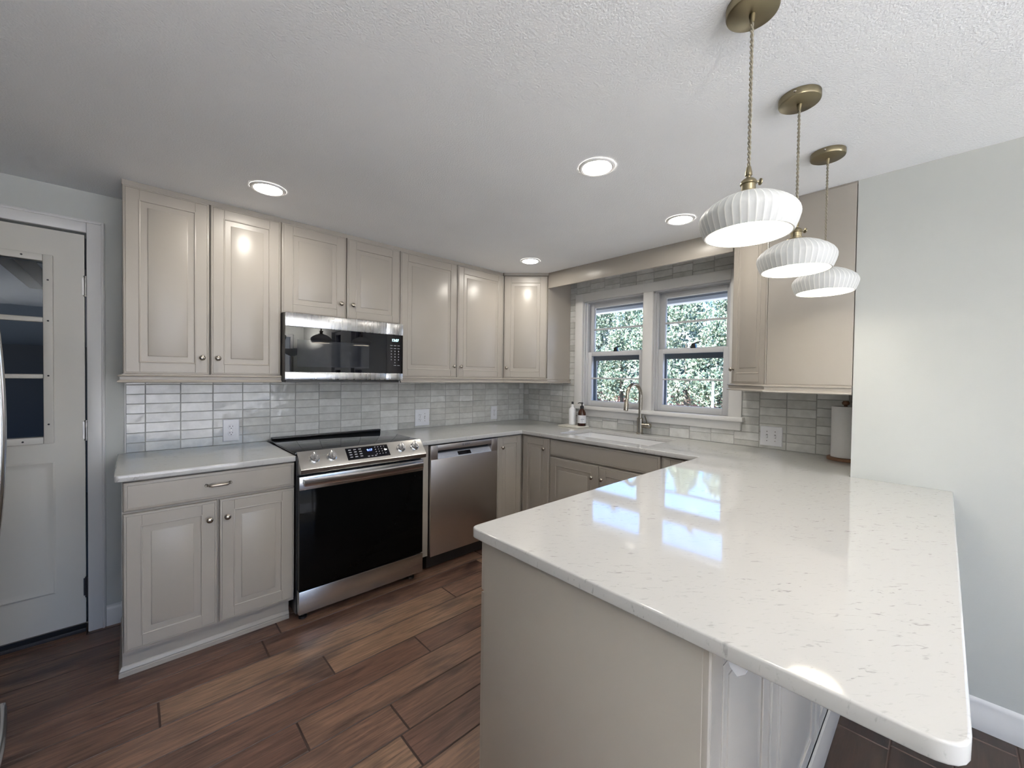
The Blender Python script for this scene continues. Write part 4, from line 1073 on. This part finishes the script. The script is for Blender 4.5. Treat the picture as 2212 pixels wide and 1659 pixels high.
# ------------------------------------------------------------------ refrigerator (only its bowed handle enters the frame)
root = thing('refrigerator', 'stainless refrigerator whose bowed handle shows in front of the entry door', 'refrigerator', (-1.09, -1.31, 0))
b = B(); b.box(-1.46, -0.745, -0.86, -1.77, 0.02, 1.76); put('body', b, M['fridge_side'], root)
for ya, yb, yh in ((-0.862, -1.3115, -1.275), (-1.3145, -1.768, -1.365)):
    b = B(); b.box(-0.745, -0.690, ya, yb, 0.62, 1.775, 0.006); dd_ = put('door', b, M['fridge'], root)
    b = B(); pts = []
    for i in range(29):
        z = 0.70 + 1.0 * i / 28; pts.append((-0.611 - 0.012 * ((z - 1.2) / 0.285) ** 2, yh, z))
    pts = [(-0.690, yh, 0.70)] + pts + [(-0.690, yh, 1.70)]
    b.tube(pts, 0.0125, 14); put('handle', b, M['steel_h'], dd_)
b = B(); b.box(-0.745, -0.690, -0.862, -1.768, 0.06, 0.612, 0.006); dd_ = put('freezer_drawer', b, M['fridge'], root)
b = B(); pts = [(-0.690, -0.94, 0.25)] + [(-0.662 + 0.034 * math.sin(math.pi * i / 20), -0.94 - 0.74 * i / 20, 0.25) for i in range(21)] + [(-0.690, -1.68, 0.25)]
b.tube(pts, 0.0125, 14); put('handle', b, M['steel_h'], dd_)

# ------------------------------------------------------------------ outdoors
b = B(); b.box(2.82, 60, -6.5, 60, -0.6, -0.45); struct('ground', b, M['grass'], smooth=0)
b = B(); b.box(-40, 40, -60, -6.5, -0.3, -0.05); struct('ground_bounce_patio', b, M['bounce_patio'], smooth=0)  # unseen patio, made pale to send sunlight up through the rear opening
b = B(); b.box(2.85, 3.20, -6.5, 0.6, 2.062, 2.085); b.mi = 1; b.box(3.20, 3.30, -6.5, 0.6, 2.030, 2.16, 0.005); struct('roof_eave', b, [M['eave'], M['gutter']], smooth=0)
FXp = 18.2
b = B(); rf = random.Random(11)
yy = -6.0
while yy < 24:
    b.mi = 0
    x0_, x1_, y0_, y1_ = FXp, FXp + 0.02, yy, yy + 0.135
    zt_ = 1.45 + rf.uniform(-0.01, 0.01)
    vs = [(x, y, z) for x in (x0_, x1_) for y in (y0_, y1_) for z in (-0.45, zt_)]
    b._add(vs, [(0, 1, 3, 2), (4, 6, 7, 5), (0, 4, 5, 1), (2, 3, 7, 6), (1, 5, 7, 3)], rf.random())
    yy += 0.145
tag(put('board_fence', b, M['fence'], origin=(FXp, 9, -0.45), smooth=0), 'reddish brown vertical board fence seen low through the window behind the evergreens', 'fence')
b = B(); b.lathe([(0.045, -0.45), (0.045, 1.22), (0.055, 1.24), (0.02, 1.28)], 14, (14.6, 2.55, 0))
tag(put('yard_post', b, M['post'], origin=(14.6, 2.55, -0.45)), 'slim white post in the yard in front of the evergreens', 'post')
def crown(seed, h, r):
    rr = random.Random(seed); b = B()
    blobs = []
    for i in range(105):
        t = rr.random() ** 0.9; z = 0.88 + t * (h - 0.88); env = r * (1 - t) ** 0.5 * min(1, 0.6 + t * 3)
        a = rr.uniform(0, 2 * math.pi); q = env * rr.uniform(0.55, 1.0)
        blobs.append((Vector((q * math.cos(a), q * math.sin(a), z)), rr.uniform(0.18, 0.42) * (1.1 - 0.6 * t)))
    for c, br in blobs:
        for k in range(85):
            d = Vector((rr.gauss(0, 1), rr.gauss(0, 1), rr.gauss(0, 1))).normalized()
            p = c + d * br * rr.uniform(0.75, 1.05) + Vector((0, 0, -0.1 * br))
            s_ = rr.uniform(0.05, 0.11)
            up = (d + Vector((0, 0, 0.6)) + Vector((rr.gauss(0, .5), rr.gauss(0, .5), rr.gauss(0, .5)))).normalized()
            side = up.cross(Vector((rr.gauss(0, 1), rr.gauss(0, 1), rr.gauss(0, 1)))).normalized()
            tip = up
            b._add([p - side * s_ * 0.5, p + tip * s_ * 0.3 + side * s_ * 0.55, p + tip * s_ * 1.3, p + tip * s_ * 0.3 - side * s_ * 0.55], [(0, 1, 2, 3)], min(1, max(0, rr.gauss(0.62, 0.25))))
    return b.mesh('crown', M['leaf'], 0)
CROWNS = [crown(1, 5.9, 1.25), crown(2, 6.3, 1.35), crown(7, 5.6, 1.2)]
def trunk(h):
    b = B(); b.tube([(0, 0, 0), (0.03, 0, 0.6), (0.0, 0.02, h * 0.75)], [0.09, 0.08, 0.03], 10); return b.mesh('trunk', M['bark'])
TR = trunk(4.6)
rt = random.Random(21)
for i in range(18):
    xx, yy = (16.4, 0.3 + i * 1.42) if i < 10 else (20.0, 2.0 + (i - 10) * 1.75)
    root = thing('evergreen_tree', 'sunlit evergreen tree in the dense row beyond the kitchen window', 'tree', (xx + rt.uniform(-0.3, 0.3), yy + rt.uniform(-0.25, 0.25), -0.45), 'evergreen row behind the house')
    root.rotation_euler = (0, 0, rt.uniform(0, 6.28)); s_ = rt.uniform(0.92, 1.06); root.scale = (s_, s_, s_)
    local('trunk', TR, root); local('crown', CROWNS[i % 3], root)
